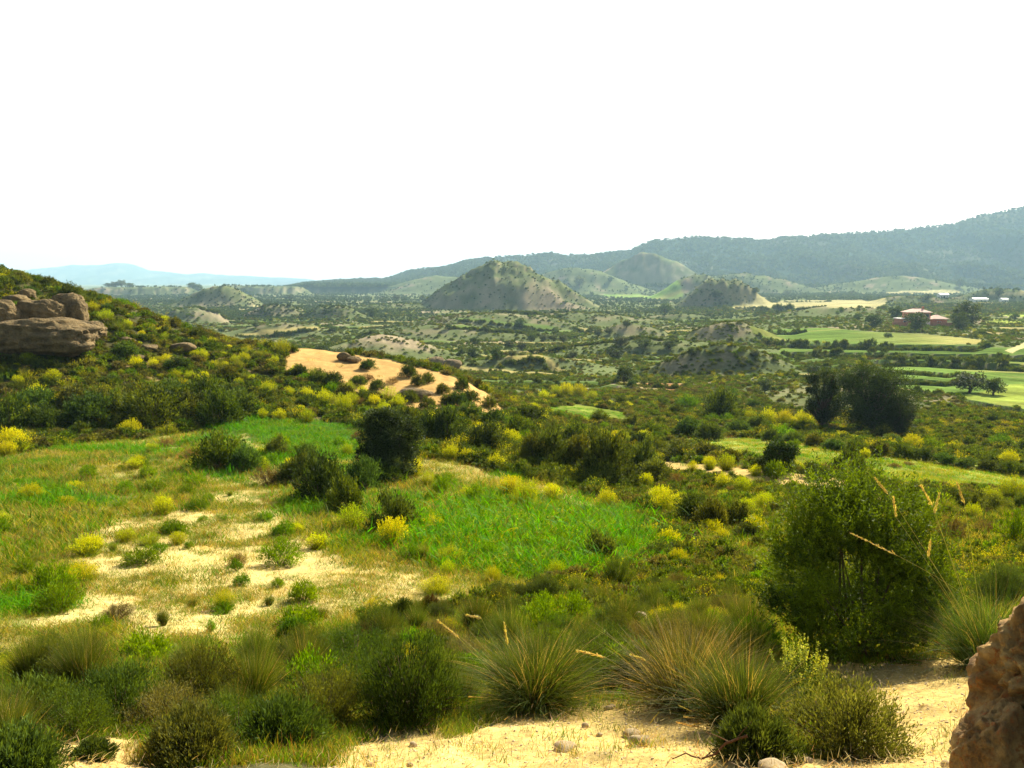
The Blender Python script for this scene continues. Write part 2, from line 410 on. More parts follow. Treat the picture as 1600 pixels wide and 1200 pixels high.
def soft(name, x, y):
    out = 0
    for s_, j_ in ((31, .02), (32, .05), (33, .09), (34, .13)): out = out + inside(REG[name], x, y, j_, s_)
    return out / 4.0
_tx, _ty, _ = cast([225, 300, 380, 470, 560, 650], [852, 862, 875, 882, 885, 893], 8, 60)
def track_d(x, y):
    """distance to the wheel ruts crossing the bare soil"""
    yy = np.interp(x, _tx, _ty); out = np.abs(np.abs(y - yy) - .62)
    return np.where((x < _tx[0]) | (x > _tx[-1]), 9, out)
CLASS_NAMES = ['ground', 'meadow', 'sandy_ridge', 'crop_field', 'dirt_track', 'green_field', 'wheat_field', 'pale_field', 'terraced_field', 'mountain', 'distant_mountain']
def cover(x, y, z=None, mid=None, slope=None):
    """base colour and class of the ground at x, y"""
    n = x.shape[0]
    r = np.maximum(np.hypot(x, y), 1)
    n1 = fbm(x / 6, y / 6, 4, 301); n2 = fbm(x / 1.3, y / 1.3, 4, 302); n3 = fbm(x / .35, y / .35, 3, 303)
    nf = fbm(x / 40, y / 40, 4, 304); nf2 = fbm(x / 14, y / 14, 4, 305)
    cl = np.zeros(n, int)
    col = np.tile(C['scrub'], (n, 1)) * (1 + .35 * n1)[:, None]
    col = mix(col, C['soil'][None], sstep(.32, .7, n1 + .4 * n2) * .8)
    be = bank_edge(x, y)
    far = sstep(95, 170, y)
    vs = mix(C['valley'][None] * (1 + .45 * nf2)[:, None], C['valley_soil'][None], sstep(.12, .5, nf + .55 * nf2 - .1))
    if slope is not None:
        vs = mix(vs, C['valley_soil'][None] * (1 + .25 * nf2)[:, None], sstep(.5, 1.0, slope + .5 * nf2 + .4 * nf) * .6)
    lf = landform_z(x, y) * (y > 90) * (y < 1250)
    vs = mix(vs, C['valley_soil'][None] * (1 + .3 * nf2)[:, None] * 1.1, sstep(.8, 4, lf) * sstep(-.2, .35, fbm(x / 7, y / 7, 4, 340) + .4 * nf) * .6 * sstep(1000, 500, y))
    col = mix(col, vs, far)
    tone = noise2(x / 60, y / 60, 310)
    lip = np.where((tone > .62)[:, None], C['tan'][None], C['green'][None] * 1.15) * (1 + .2 * nf2)[:, None]
    col = mix(col, lip, be * .9)
    if mid is not None:
        m = mid > 0
        fo = mix(C['forest'][None] * (1 + .4 * fbm(x / 90, y / 90, 4, 306))[:, None], C['mtn_soil'][None], sstep(.15, .5, fbm(x / 160, y / 240, 4, 307)))
        col = np.where(m[:, None], fo, col); cl[mid == 1] = 9; cl[mid == 2] = 10
    ins = lambda k, j=.004, s=0: inside(REG[k], x, y, j, s)
    def paint(m, c, a=.2, k=None):
        col[m] = c * (1 + a * n2 + a * n1)[m][:, None]
        if k is not None: cl[m] = k
    m = ins('meadow', .008); paint(m, C['green'], .3, 1)
    dr = sstep(-.1, .35, n1 + .5 * n2 + .1)
    col[m] = mix(C['green'][None] * .8 + 0 * col[m], C['dry'][None], dr[m])
    mb = soft('bare', x, y); mm = m
    bs = sstep(-.35, .15, n2 * .9 + n3 * .9 + .3 * n1)
    wheel = np.exp(-((np.abs(y - 18.5 - .06 * x + .035 * (x + 4) ** 2 * .3) - .75) / .22) ** 2)
    bs = sstep(.25, .75, mb * 1.15 + .28 * n2 + .30 * n3 + .12 * n1 - .12)
    cb = mix(C['dry'][None] * .95 + 0 * col, np.array((.52, .41, .155))[None] * (1 + .2 * n3)[:, None], bs)
    col[m] = mix(col, cb, sstep(.1, .5, mb))[m]
    tk = track_d(x, y); col = mix(col, C['sand'][None] * 1.1 + 0 * col, sstep(.26, .12, tk) * m * .85)
    l = ins('lush_near', .012, 2) & m; paint(l, C['lush'], .2)
    l = ins('lush_far', .008, 3) & m; paint(l, C['lush'] * 1.1, .2)
    l = ins('dry_right', .012, 4) & m; paint(l, C['dry'], .25)
    m = ins('ridge', .006, 5); paint(m, C['ridge'], .22, 2)
    m = ins('hill_soil', .02, 6); paint(m, C['soil'] * 1.1, .3)
    m = ins('red_bank', .006, 7); paint(m, C['ochre'], .3)
    m = ins('strip', .003, 8); paint(m, C['yellowgreen'] * 1.0, .3, 3)
    m = ins('track', .002, 9); paint(m, C['sand'] * .95, .2, 4)
    m = ins('small_field', .003, 10); paint(m, np.array((.15, .19, .03)), .2, 5)
    g = sstep(-5, 25, x / y * 100 - 44 + 4 * nf2)
    m = ins('tan_field', .0015, 11); col[m] = mix(C['green'][None] * 1.2 + 0 * col[m], C['tan'][None], g[m]); cl[m] = 6
    m = ins('pale_field', .001, 12); paint(m, C['pale'], .12, 7)
    m = ins('far_strip', .001, 13); paint(m, C['pale'], .1, 7)
    m = ins('far_green', .001, 14); paint(m, C['green'] * 1.7, .1, 5)
    for k, c in (('terrace_a', C['green'] * 1.2), ('terrace_b', C['green'] * .9), ('terrace_c', C['yellowgreen'] * .85), ('yellow_plot', C['yellowgreen'] * 1.1), ('yellow_plot2', C['yellowgreen'] * 1.2)):
        m = ins(k, .0015, 15)
        if slope is not None: m = m & (slope < .35)
        paint(m, c, .18, 8)
    m = (cl >= 3) & (cl <= 8) & (cl != 4)
    mot = fbm(x / 24, y / 10, 4, 333); dryf = sstep(.12, .55, fbm(x / 35, y / 14, 4, 334))
    col[m] = (mix(col * (.92 + .55 * mot + .14 * np.sin(x * .9 + y * .25))[:, None], C['dry'][None] * .9, dryf * .6))[m]
    m = ins('far_road', .0005, 16) | ins('track_right', .0008, 17); paint(m, C['pale'] * 1.1, .1, 4)
    m = ins('sand_front', .03, 18) | ins('sand_left', .03, 19) | ins('sand_spot', .01, 20)
    sd = C['sand'][None] * (1 + .22 * n3 + .15 * n2)[:, None]
    col[m] = mix(sd, C['soil'][None] * .8, sstep(.35, .7, fbm(x / .2, y / .2, 3, 330)) * .7)[m]
    return np.clip(col, .01, .8), cl

# ------------------------------------------------------------------ materials
def new_mat(name):
    m = bpy.data.materials.new(name); m.use_nodes = True
    nt = m.node_tree; nt.nodes.clear()
    out = nt.nodes.new('ShaderNodeOutputMaterial')
    return m, nt, out

def node(nt, typ, **kw):
    n = nt.nodes.new(typ)
    for k, v in kw.items():
        if k in n.inputs: n.inputs[k].default_value = v
        else: setattr(n, k, v)
    return n

def ground_mat():
    m, nt, out = new_mat('earth')
    b = node(nt, 'ShaderNodeBsdfPrincipled', Roughness=.95)
    b.inputs['Specular IOR Level'].default_value = 0
    at = node(nt, 'ShaderNodeVertexColor'); at.layer_name = 'cover'
    geo = node(nt, 'ShaderNodeNewGeometry')
    n1 = node(nt, 'ShaderNodeTexNoise', Scale=14.0, Detail=6.0, Roughness=.7)
    n2 = node(nt, 'ShaderNodeTexNoise', Scale=1.1, Detail=6.0, Roughness=.65)
    for n in (n1, n2): nt.links.new(geo.outputs['Position'], n.inputs['Vector'])
    mr1 = node(nt, 'ShaderNodeMapRange'); mr1.inputs['From Min'].default_value = .3; mr1.inputs['From Max'].default_value = .7; mr1.inputs['To Min'].default_value = .62; mr1.inputs['To Max'].default_value = 1.3
    mr2 = node(nt, 'ShaderNodeMapRange'); mr2.inputs['From Min'].default_value = .3; mr2.inputs['From Max'].default_value = .7; mr2.inputs['To Min'].default_value = .75; mr2.inputs['To Max'].default_value = 1.2
    nt.links.new(n1.outputs['Fac'], mr1.inputs['Value']); nt.links.new(n2.outputs['Fac'], mr2.inputs['Value'])
    mu = node(nt, 'ShaderNodeMath', operation='MULTIPLY'); nt.links.new(mr1.outputs[0], mu.inputs[0]); nt.links.new(mr2.outputs[0], mu.inputs[1])
    vm = node(nt, 'ShaderNodeVectorMath', operation='SCALE'); nt.links.new(at.outputs['Color'], vm.inputs[0]); nt.links.new(mu.outputs[0], vm.inputs['Scale'])
    nt.links.new(vm.outputs[0], b.inputs['Base Color'])
    bp = node(nt, 'ShaderNodeBump', Strength=.55, Distance=.03)
    n3 = node(nt, 'ShaderNodeTexNoise', Scale=28.0, Detail=5.0, Roughness=.7); nt.links.new(geo.outputs['Position'], n3.inputs['Vector'])
    nt.links.new(n3.outputs['Fac'], bp.inputs['Height']); nt.links.new(bp.outputs[0], b.inputs['Normal'])
    nt.links.new(b.outputs[0], out.inputs['Surface'])
    return m
M_EARTH = ground_mat()

def leaf_mat(name, trans=.4, rough=.6, vary=.5, spec=.08):
    """leaves and blades: colour from the plant's own leaf colours, light passes through"""
    m, nt, out = new_mat(name)
    at = node(nt, 'ShaderNodeVertexColor'); at.layer_name = 'col'
    oi = node(nt, 'ShaderNodeObjectInfo')
    mr = node(nt, 'ShaderNodeMapRange'); mr.inputs['To Min'].default_value = 1 - vary * .5; mr.inputs['To Max'].default_value = 1 + vary * .5
    nt.links.new(oi.outputs['Random'], mr.inputs['Value'])
    hs = node(nt, 'ShaderNodeHueSaturation', Saturation=1.18)
    w2 = node(nt, 'ShaderNodeTexWhiteNoise', noise_dimensions='1D'); nt.links.new(oi.outputs['Random'], w2.inputs['W'])
    mh = node(nt, 'ShaderNodeMapRange'); mh.inputs['To Min'].default_value = .485; mh.inputs['To Max'].default_value = .515
    nt.links.new(w2.outputs['Value'], mh.inputs['Value']); nt.links.new(mh.outputs[0], hs.inputs['Hue'])
    nt.links.new(mr.outputs[0], hs.inputs['Value']); nt.links.new(at.outputs['Color'], hs.inputs['Color'])
    d = node(nt, 'ShaderNodeBsdfPrincipled', Roughness=rough); d.inputs['Specular IOR Level'].default_value = spec
    tr = node(nt, 'ShaderNodeBsdfTranslucent'); mx = node(nt, 'ShaderNodeMixShader'); mx.inputs[0].default_value = trans
    tc = node(nt, 'ShaderNodeMix', data_type='RGBA', blend_type='MULTIPLY'); tc.inputs[0].default_value = 1; tc.inputs[7].default_value = (1.75, 1.5, .45, 1)
    nt.links.new(hs.outputs[0], tc.inputs[6]); nt.links.new(tc.outputs[2], tr.inputs['Color'])
    nt.links.new(hs.outputs[0], d.inputs['Base Color'])
    nt.links.new(d.outputs[0], mx.inputs[1]); nt.links.new(tr.outputs[0], mx.inputs[2]); nt.links.new(mx.outputs[0], out.inputs['Surface'])
    return m
M_LEAF = leaf_mat('leaves', .30, .6)
M_GRASS = leaf_mat('grass_blades', .36, .6, .4)
M_WOOD = leaf_mat('twigs', 0, .9, .3, .1)

def rock_mat(name, c1, c2, c3, sc=3.0, bump=.5, dist=.03):
    m, nt, out = new_mat(name)
    b = node(nt, 'ShaderNodeBsdfPrincipled', Roughness=.9); b.inputs['Specular IOR Level'].default_value = .15
    tc = node(nt, 'ShaderNodeTexCoord')
    n1 = node(nt, 'ShaderNodeTexNoise', Scale=sc, Detail=8.0, Roughness=.65); n2 = node(nt, 'ShaderNodeTexNoise', Scale=sc * 5, Detail=6.0, Roughness=.7)
    vo = node(nt, 'ShaderNodeTexVoronoi', Scale=sc * 3.5)
    for n in (n1, n2, vo): nt.links.new(tc.outputs['Object'], n.inputs['Vector'])
    cr = node(nt, 'ShaderNodeValToRGB'); e = cr.color_ramp.elements
    e[0].position = .36; e[0].color = (*c1, 1); e[1].position = .62; e[1].color = (*c2, 1)
    x = e.new(.50); x.color = (*[(a + b_) / 2 for a, b_ in zip(c1, c2)], 1)
    nt.links.new(n1.outputs['Fac'], cr.inputs[0])
    mr = node(nt, 'ShaderNodeMapRange'); mr.inputs['From Min'].default_value = .52; mr.inputs['From Max'].default_value = .66
    nt.links.new(n2.outputs['Fac'], mr.inputs['Value'])
    mx = node(nt, 'ShaderNodeMix', data_type='RGBA'); nt.links.new(mr.outputs[0], mx.inputs[0]); nt.links.new(cr.outputs[0], mx.inputs[6]); mx.inputs[7].default_value = (*c3, 1)
    nt.links.new(mx.outputs[2], b.inputs['Base Color'])
    bp = node(nt, 'ShaderNodeBump', Strength=bump, Distance=dist)
    ad = node(nt, 'ShaderNodeMath', operation='MULTIPLY_ADD'); ad.inputs[1].default_value = .35
    nt.links.new(vo.outputs['Distance'], ad.inputs[0]); nt.links.new(n2.outputs['Fac'], ad.inputs[2])
    nt.links.new(ad.outputs[0], bp.inputs['Height']); nt.links.new(bp.outputs[0], b.inputs['Normal'])
    nt.links.new(b.outputs[0], out.inputs['Surface'])
    return m
M_ROCK = rock_mat('sandstone', (.085, .065, .03), (.25, .18, .08), (.20, .115, .045), 1.3, 1.0, .2)
M_ROCK_NEAR = rock_mat('conglomerate', (.16, .085, .03), (.52, .33, .11), (.34, .12, .03), 5.0, 1.0, .04)
M_STONE = rock_mat('stone', (.26, .19, .10), (.42, .33, .19), (.24, .15, .07), 9.0, .5, .01)

def plain_mat(name, c, rough=.8, grain=.12, scale=3.0, spec=.2):
    m, nt, out = new_mat(name)
    b = node(nt, 'ShaderNodeBsdfPrincipled', Roughness=rough); b.inputs['Specular IOR Level'].default_value = spec
    tc = node(nt, 'ShaderNodeTexCoord'); n = node(nt, 'ShaderNodeTexNoise', Scale=scale, Detail=5.0)
    nt.links.new(tc.outputs['Object'], n.inputs['Vector'])
    mr = node(nt, 'ShaderNodeMapRange'); mr.inputs['From Min'].default_value = .3; mr.inputs['From Max'].default_value = .7
    mr.inputs['To Min'].default_value = 1 - grain; mr.inputs['To Max'].default_value = 1 + grain
    nt.links.new(n.outputs['Fac'], mr.inputs['Value'])
    vm = node(nt, 'ShaderNodeVectorMath', operation='SCALE'); vm.inputs[0].default_value = c; nt.links.new(mr.outputs[0], vm.inputs['Scale'])
    nt.links.new(vm.outputs[0], b.inputs['Base Color']); nt.links.new(b.outputs[0], out.inputs['Surface'])
    return m

# ------------------------------------------------------------------ object helpers
def mesh_from(name, verts, faces=None, quads=None, tris=None, mats=None, colors=None, smooth=False, layer='col'):
    """verts (n,3); quads (m,4) and/or tris (k,3) index arrays, or a list of faces"""
    me = bpy.data.meshes.new(name)
    if faces is not None:
        me.from_pydata([tuple(v) for v in verts], [], faces)
    else:
        verts = np.asarray(verts, np.float32)
        q = np.zeros((0, 4), int) if quads is None else np.asarray(quads)
        t = np.zeros((0, 3), int) if tris is None else np.asarray(tris)
        me.vertices.add(len(verts)); me.vertices.foreach_set('co', verts.ravel())
        me.loops.add(q.size + t.size); me.loops.foreach_set('vertex_index', np.concatenate([q.ravel(), t.ravel()]).astype(np.int32))
        me.polygons.add(len(q) + len(t))
        st = np.concatenate([np.arange(len(q)) * 4, q.size + np.arange(len(t)) * 3]).astype(np.int32)
        me.polygons.foreach_set('loop_start', st)
        me.update(calc_edges=True)
    if colors is not None:
        a = me.color_attributes.new(layer, 'FLOAT_COLOR', 'POINT')
        c = np.ones((len(verts), 4), np.float32); c[:, :3] = colors
        a.data.foreach_set('color', c.ravel())
    if smooth: me.polygons.foreach_set('use_smooth', np.ones(len(me.polygons), bool))
    me.update()
    for m in (mats or []): me.materials.append(m)
    return me

def link(name, data=None, parent=None, loc=(0, 0, 0), rz=0, sc=1, **props):
    o = bpy.data.objects.new(name, data); COL.objects.link(o)
    o.location = loc; o.rotation_euler = (0, 0, rz); o.scale = (sc, sc, sc) if np.isscalar(sc) else sc
    if parent is not None: o.parent = parent
    for k, v in props.items(): o[k] = v
    return o

# ------------------------------------------------------------------ the ground, one height field cut into its kinds of land
def build_ground():
    fine = np.linspace(-R(35.5), R(35.5), 660)
    side = np.linspace(R(35.5), R(180), 60)[1:]
    az = np.concatenate([-side[::-1], fine, side])
    L = np.concatenate([[0.0, .6, 1.1], np.exp(np.linspace(math.log(1.5), math.log(30), 270)), np.exp(np.linspace(math.log(30), math.log(600), 400))[1:], np.exp(np.linspace(math.log(600), math.log(3200), 300))[1:], np.exp(np.linspace(math.log(3200), math.log(11000), 60))[1:]])
    A, Rr = np.meshgrid(az, L, indexing='ij')
    Yd = Rr
    azc = np.clip(A, -R(62), R(62))
    rad = Yd / np.cos(azc)
    x = (np.sin(A) * rad).ravel(); y = (np.cos(A) * rad).ravel()
    z, mid = Zfull(x.copy(), y.copy(), True)
    na, nl = A.shape
    zz = z.reshape(na, nl); xx = x.reshape(na, nl); yy = y.reshape(na, nl)
    dzr = np.gradient(zz, axis=1) / np.maximum(np.hypot(np.gradient(xx, axis=1), np.gradient(yy, axis=1)), 1e-3)
    dza = np.gradient(zz, axis=0) / np.maximum(np.hypot(np.gradient(xx, axis=0), np.gradient(yy, axis=0)), 1e-3)
    slope = np.hypot(dzr, dza).ravel()
    col, cl = cover(x, y, z, mid, slope)
    idx = np.arange(na * nl).reshape(na, nl)
    q = np.stack([idx[:-1, :-1], idx[1:, :-1], idx[1:, 1:], idx[:-1, 1:]], -1).reshape(-1, 4)
    fc = cl[q].max(1)
    V = np.stack([x, y, z], 1)
    labels = {
     0: 'scrub covered earth of the slopes and the broad valley floor', 1: 'near meadow of mixed green grass and bare straw coloured soil',
     2: 'bare orange sandy ridge descending below the left hillside', 3: 'long yellow green grass strip beyond the big right hand bush',
     4: 'pale sandy dirt tracks crossing the slopes', 5: 'bright green plots of fresh grass among the scrub', 6: 'green and straw coloured field in front of the brick house',
     7: 'pale dry grain fields on the plateau near the mountain', 8: 'bright green terraced plots stepping down below the brick house',
     9: 'long wooded mountain closing the valley on the right', 10: 'faint blue mountain range on the far left skyline'}
    for k, nm in enumerate(CLASS_NAMES):
        f = q[fc == k]
        if not len(f): continue
        used, inv = np.unique(f.ravel(), return_inverse=True)
        me = mesh_from(nm, V[used], quads=inv.reshape(-1, 4), mats=[M_EARTH], colors=col[used], smooth=True, layer='cover')
        link(nm, me, kind='structure', label=labels[k])
build_ground()
# ------------------------------------------------------------------ plant meshes (numpy)
def norm(v): return v / np.maximum(np.linalg.norm(v, axis=-1, keepdims=True), 1e-9)

def leaves(P, D, Ln, W, colr, g, bend=0.0):
    """pointed leaves: base P, direction D, length, width -> verts, quads, colours"""
    n = len(P); D = norm(D)
    side = norm(np.cross(D, norm(g.normal(size=(n, 3)))))
    Ln = np.broadcast_to(Ln, (n,))[:, None]; W = np.broadcast_to(W, (n,))[:, None]
    mid = P + D * Ln * .5
    v = np.stack([P, mid - side * W * .5, P + D * Ln - np.array([0, 0, 1]) * Ln * bend, mid + side * W * .5], 1).reshape(-1, 3)
    q = np.arange(n * 4).reshape(n, 4)
    c = np.repeat(colr, 4, 0)
    return v, q, c

def blades(P, D, Ln, W, colr, g, droop=.5, seg=3, tipc=None):
    """long bending grass blades: strips of seg quads narrowing to the tip"""
    n = len(P); D = norm(D); Ln = np.broadcast_to(Ln, (n,))
    side = norm(np.cross(D, np.array([0, 0, 1.0]) + g.normal(size=(n, 3)) * .5))
    W = np.broadcast_to(W, (n,)); dr = np.broadcast_to(droop, (n,))
    rows, cols = [], []
    out = norm(np.stack([D[:, 0], D[:, 1], np.zeros(n)], 1) + 1e-6)
    for k in range(seg + 1):
        s = k / seg
        c = P + D * (Ln * s)[:, None] + (out * .35 - np.array([0, 0, 1]) * .65) * (Ln * dr * s * s)[:, None]
        w = (W * (1 - s) ** .7 * .5 + W * .04)[:, None]
        rows.append(np.stack([c - side * w, c + side * w], 1))
        cc = colr if tipc is None else colr * (1 - s) + tipc * s
        cols.append(np.stack([cc, cc], 1))
    v = np.stack(rows, 1).reshape(-1, 3); c = np.stack(cols, 1).reshape(-1, 3)
    b = np.arange(n)[:, None] * (2 * (seg + 1)) + np.arange(seg)[None] * 2
    q = np.stack([b, b + 1, b + 3, b + 2], -1).reshape(-1, 4)
    return v, q, c

def tube(pts, rad, colr, sides=5):
    pts = np.asarray(pts, float); n = len(pts); rad = np.broadcast_to(rad, (n,))
    tan = norm(np.gradient(pts, axis=0)); ref = np.array([.3, .9, .2])
    a = norm(np.cross(tan, ref)); b = np.cross(tan, a)
    th = np.linspace(0, 2 * math.pi, sides, endpoint=False)
    v = pts[:, None] + (a[:, None] * np.cos(th)[None, :, None] + b[:, None] * np.sin(th)[None, :, None]) * rad[:, None, None]
    i = np.arange(n - 1)[:, None] * sides; j = np.arange(sides)[None]; j2 = (j + 1) % sides
    q = np.stack([i + j, i + j2, i + sides + j2, i + sides + j], -1).reshape(-1, 4)
    return v.reshape(-1, 3), q, np.tile(colr, (n * sides, 1))

def join(parts):
    vs, qs, cs, o = [], [], [], 0
    for v, q, c in parts:
        vs.append(v); qs.append(q + o); cs.append(c); o += len(v)
    return np.concatenate(vs), np.concatenate(qs), np.concatenate(cs)

def pmesh(name, parts, mat):
    v, q, c = join(parts)
    return mesh_from(name, v, quads=q, colors=np.clip(c, 0, 1), mats=[mat])

def jit(c, n, g, a=.25): return np.array(c)[None] * (1 + a * g.normal(size=(n, 1))).clip(.4, 1.8) * (1 + .06 * g.normal(size=(n, 3)))

BARK = (.10, .075, .05)
def shrub(seed, n_st=70, per=34, H=.85, leafL=.07, leafW=.022, c0=(.045, .07, .02), c1=(.09, .12, .03), lobes=5, up=.35, tip=None, tipfrac=.2, twigs=True, wide=1.0):
    """unit-radius bush: stems fan out of the base into uneven lobes, leaves along the outer part of each stem"""
    g = np.random.default_rng(seed)
    lc = norm(np.stack([g.normal(size=lobes), g.normal(size=lobes), np.abs(g.normal(size=lobes)) + .2], 1)); ls = .65 + .45 * g.random(lobes)
    d = g.normal(size=(n_st, 3)); d[:, 2] = np.abs(d[:, 2]) * 1.1 + .12; d = norm(d)
    near = (d @ lc.T); wgt = np.exp((near - 1) * 7); r = (wgt * ls).sum(1) / wgt.sum(1)
    r = r * (.82 + .25 * g.random(n_st))
    end = d * r[:, None] * np.array([wide, wide, H])
    base = end * np.array([.16, .16, 0]) + g.normal(size=(n_st, 3)) * [.05, .05, 0]
    s = g.random((n_st, per)) ** .6 * .8 + .22
    ctrl = base * .5 + end * .5 + np.array([0, 0, .16]) - d * .03
    S = s[..., None]
    P = (1 - S) ** 2 * base[:, None] + 2 * S * (1 - S) * ctrl[:, None] + S * S * end[:, None]
    T = norm(2 * (1 - S) * (ctrl - base)[:, None] + 2 * S * (end - ctrl)[:, None])
    P = (P + g.normal(size=P.shape) * .045 * (.3 + S)).reshape(-1, 3); P[:, 2] = np.maximum(P[:, 2], .01)
    D = T.reshape(-1, 3) * .7 + g.normal(size=P.shape) * .45 + np.array([0, 0, up])
    n = len(P)
    stemc = np.repeat(g.random(n_st), per)[:, None]
    c = np.array(c0)[None] * (1 - stemc) + np.array(c1)[None] * stemc
    c = c * (1 + .22 * g.normal(size=(n, 1))).clip(.5, 1.7)
    ln = leafL * (.7 + .6 * g.random(n)); lw = leafW * (.7 + .6 * g.random(n))
    parts = [leaves(P, D, ln, lw, c, g)]
    flow = []
    if tip is not None:
        m = (s.ravel() > 1 - tipfrac) & (np.repeat(d[:, 2], per) > .15)
        k = m.sum() * 2
        Pt = np.repeat(P[m], 2, 0) + g.normal(size=(k, 3)) * .025; Dt = g.normal(size=(k, 3)) * .6 + np.repeat(D[m], 2, 0)
        flow = [leaves(Pt, Dt, leafL * .55 * (.7 + .6 * g.random(k)), leafW * 1.5, jit(tip, k, g, .22), g)]
    tw = []
    if twigs:
        for i in range(0, n_st, 3):
            ss = np.linspace(0, .9, 5)[:, None]
            pts = (1 - ss) ** 2 * base[i] + 2 * ss * (1 - ss) * ctrl[i] + ss * ss * end[i]
            tw.append(tube(pts, np.linspace(.016, .004, 5), BARK, 3))
    return parts, flow, tw

def broom(seed, n=620, H=.95, c0=(.08, .11, .025), c1=(.22, .24, .04), flower=(.50, .46, .045), w=.022, fl=5):
    """round cushion of upright green rods with small yellow flowers towards their tips"""
    g = np.random.default_rng(seed)
    d = g.normal(size=(n, 3)); d[:, 2] = np.abs(d[:, 2]) * .9 + .15; d = norm(d)
    lump = .9 + .22 * (noise3(d * 2.4 + seed, seed) - .5) * 2
    L = (.78 + .3 * g.random(n)) * lump
    d2 = norm(d * [1, 1, H] + [0, 0, .12])
    base = d * [.2, .2, 0] + g.normal(size=(n, 3)) * [.06, .06, 0]
    c = jit(c0, n, g, .2); t = jit(c1, n, g, .2)
    st = blades(base, d2, L, w * (.7 + .6 * g.random(n)), c, g, -.12, 3, t)
    k = n * fl; idx = np.repeat(np.arange(n), fl)
    s = 1.02 - np.abs(g.normal(size=k)) * .11
    P = base[idx] + d2[idx] * (L[idx] * s)[:, None] + (norm(np.stack([d2[idx, 0], d2[idx, 1], np.zeros(k)], 1)) * .35 - np.array([0, 0, .65])) * (L[idx] * -.12 * s * s)[:, None]
    P = P + g.normal(size=P.shape) * .018
    top = P[:, 2] > .40 + .3 * g.random(k)
    P = P[top]; k = len(P)
    fw = leaves(P, g.normal(size=(k, 3)) + [0, 0, .6], (.055 if w > .015 else .03) * (.6 + .8 * g.random(k)), .036 if w > .015 else .02, jit(flower, k, g, .2), g)
    return [st], [fw]

def tussock(seed, n=1500, L=1.0, w=.008, c0=(.12, .13, .045), c1=(.26, .25, .10), dead=.15, spread=.55, droop=.35, seg=4, rb=.12):
    g = np.random.default_rng(seed)
    th = g.random(n) * 2 * math.pi; sp = np.abs(g.normal(size=n)) * spread
    D = np.stack([np.cos(th) * sp, np.sin(th) * sp, np.ones(n)], 1)
    nc = 16; own = g.integers(0, nc, n); lean = g.normal(size=(nc, 3)) * [.28, .28, .08]; lc_ = g.normal(size=(nc, 3)) * [rb * .7, rb * .7, 0]; cl_ = .8 + .35 * g.random(nc)
    D = D + lean[own] + g.normal(size=(n, 3)) * .10; L = L * cl_[own]
    rr = rb * np.sqrt(g.random(n))
    P = np.stack([np.cos(th) * rr * .6, np.sin(th) * rr * .6, np.zeros(n)], 1) + g.normal(size=(n, 3)) * [.02, .02, 0] + lc_[own]
    c = jit(c0, n, g, .25); t = jit(c1, n, g, .25)
    dd = g.random(n) < dead
    c[dd] = jit((.30, .22, .11), dd.sum(), g, .2); t[dd] = jit((.42, .33, .17), dd.sum(), g, .2)
    b = blades(P, D, L * (.55 + .5 * g.random(n)), w, c, g, droop * (.3 + 1.3 * g.random(n) ** 1.5), seg, t)
    b[0][:, 2] = np.maximum(b[0][:, 2], .004 + .02 * g.random(len(b[0])))
    return [b]

def tuft(seed, n=40, c0=(.07, .12, .02), c1=(.14, .24, .04), L=1, w=.03, spread=.4, fl=None, R_=.45, seg=2):
    g = np.random.default_rng(seed)
    th = g.random(n) * 2 * math.pi
    D = np.stack([np.cos(th) * spread * g.random(n), np.sin(th) * spread * g.random(n), np.ones(n)], 1)
    P = np.stack([g.normal(size=n) * R_, g.normal(size=n) * R_, np.zeros(n)], 1)
    l = L * (.45 + .6 * g.random(n))
    pr = [blades(P, D, l, w, jit(c0, n, g, .2), g, .25, seg, jit(c1, n, g, .2))]
    if fl is not None:
        k = n // 5
        pr.append(leaves(P[:k] + norm(D[:k]) * (l[:k] * .95)[:, None], g.normal(size=(k, 3)), .045, .03, jit(fl, k, g, .1), g))
    return pr

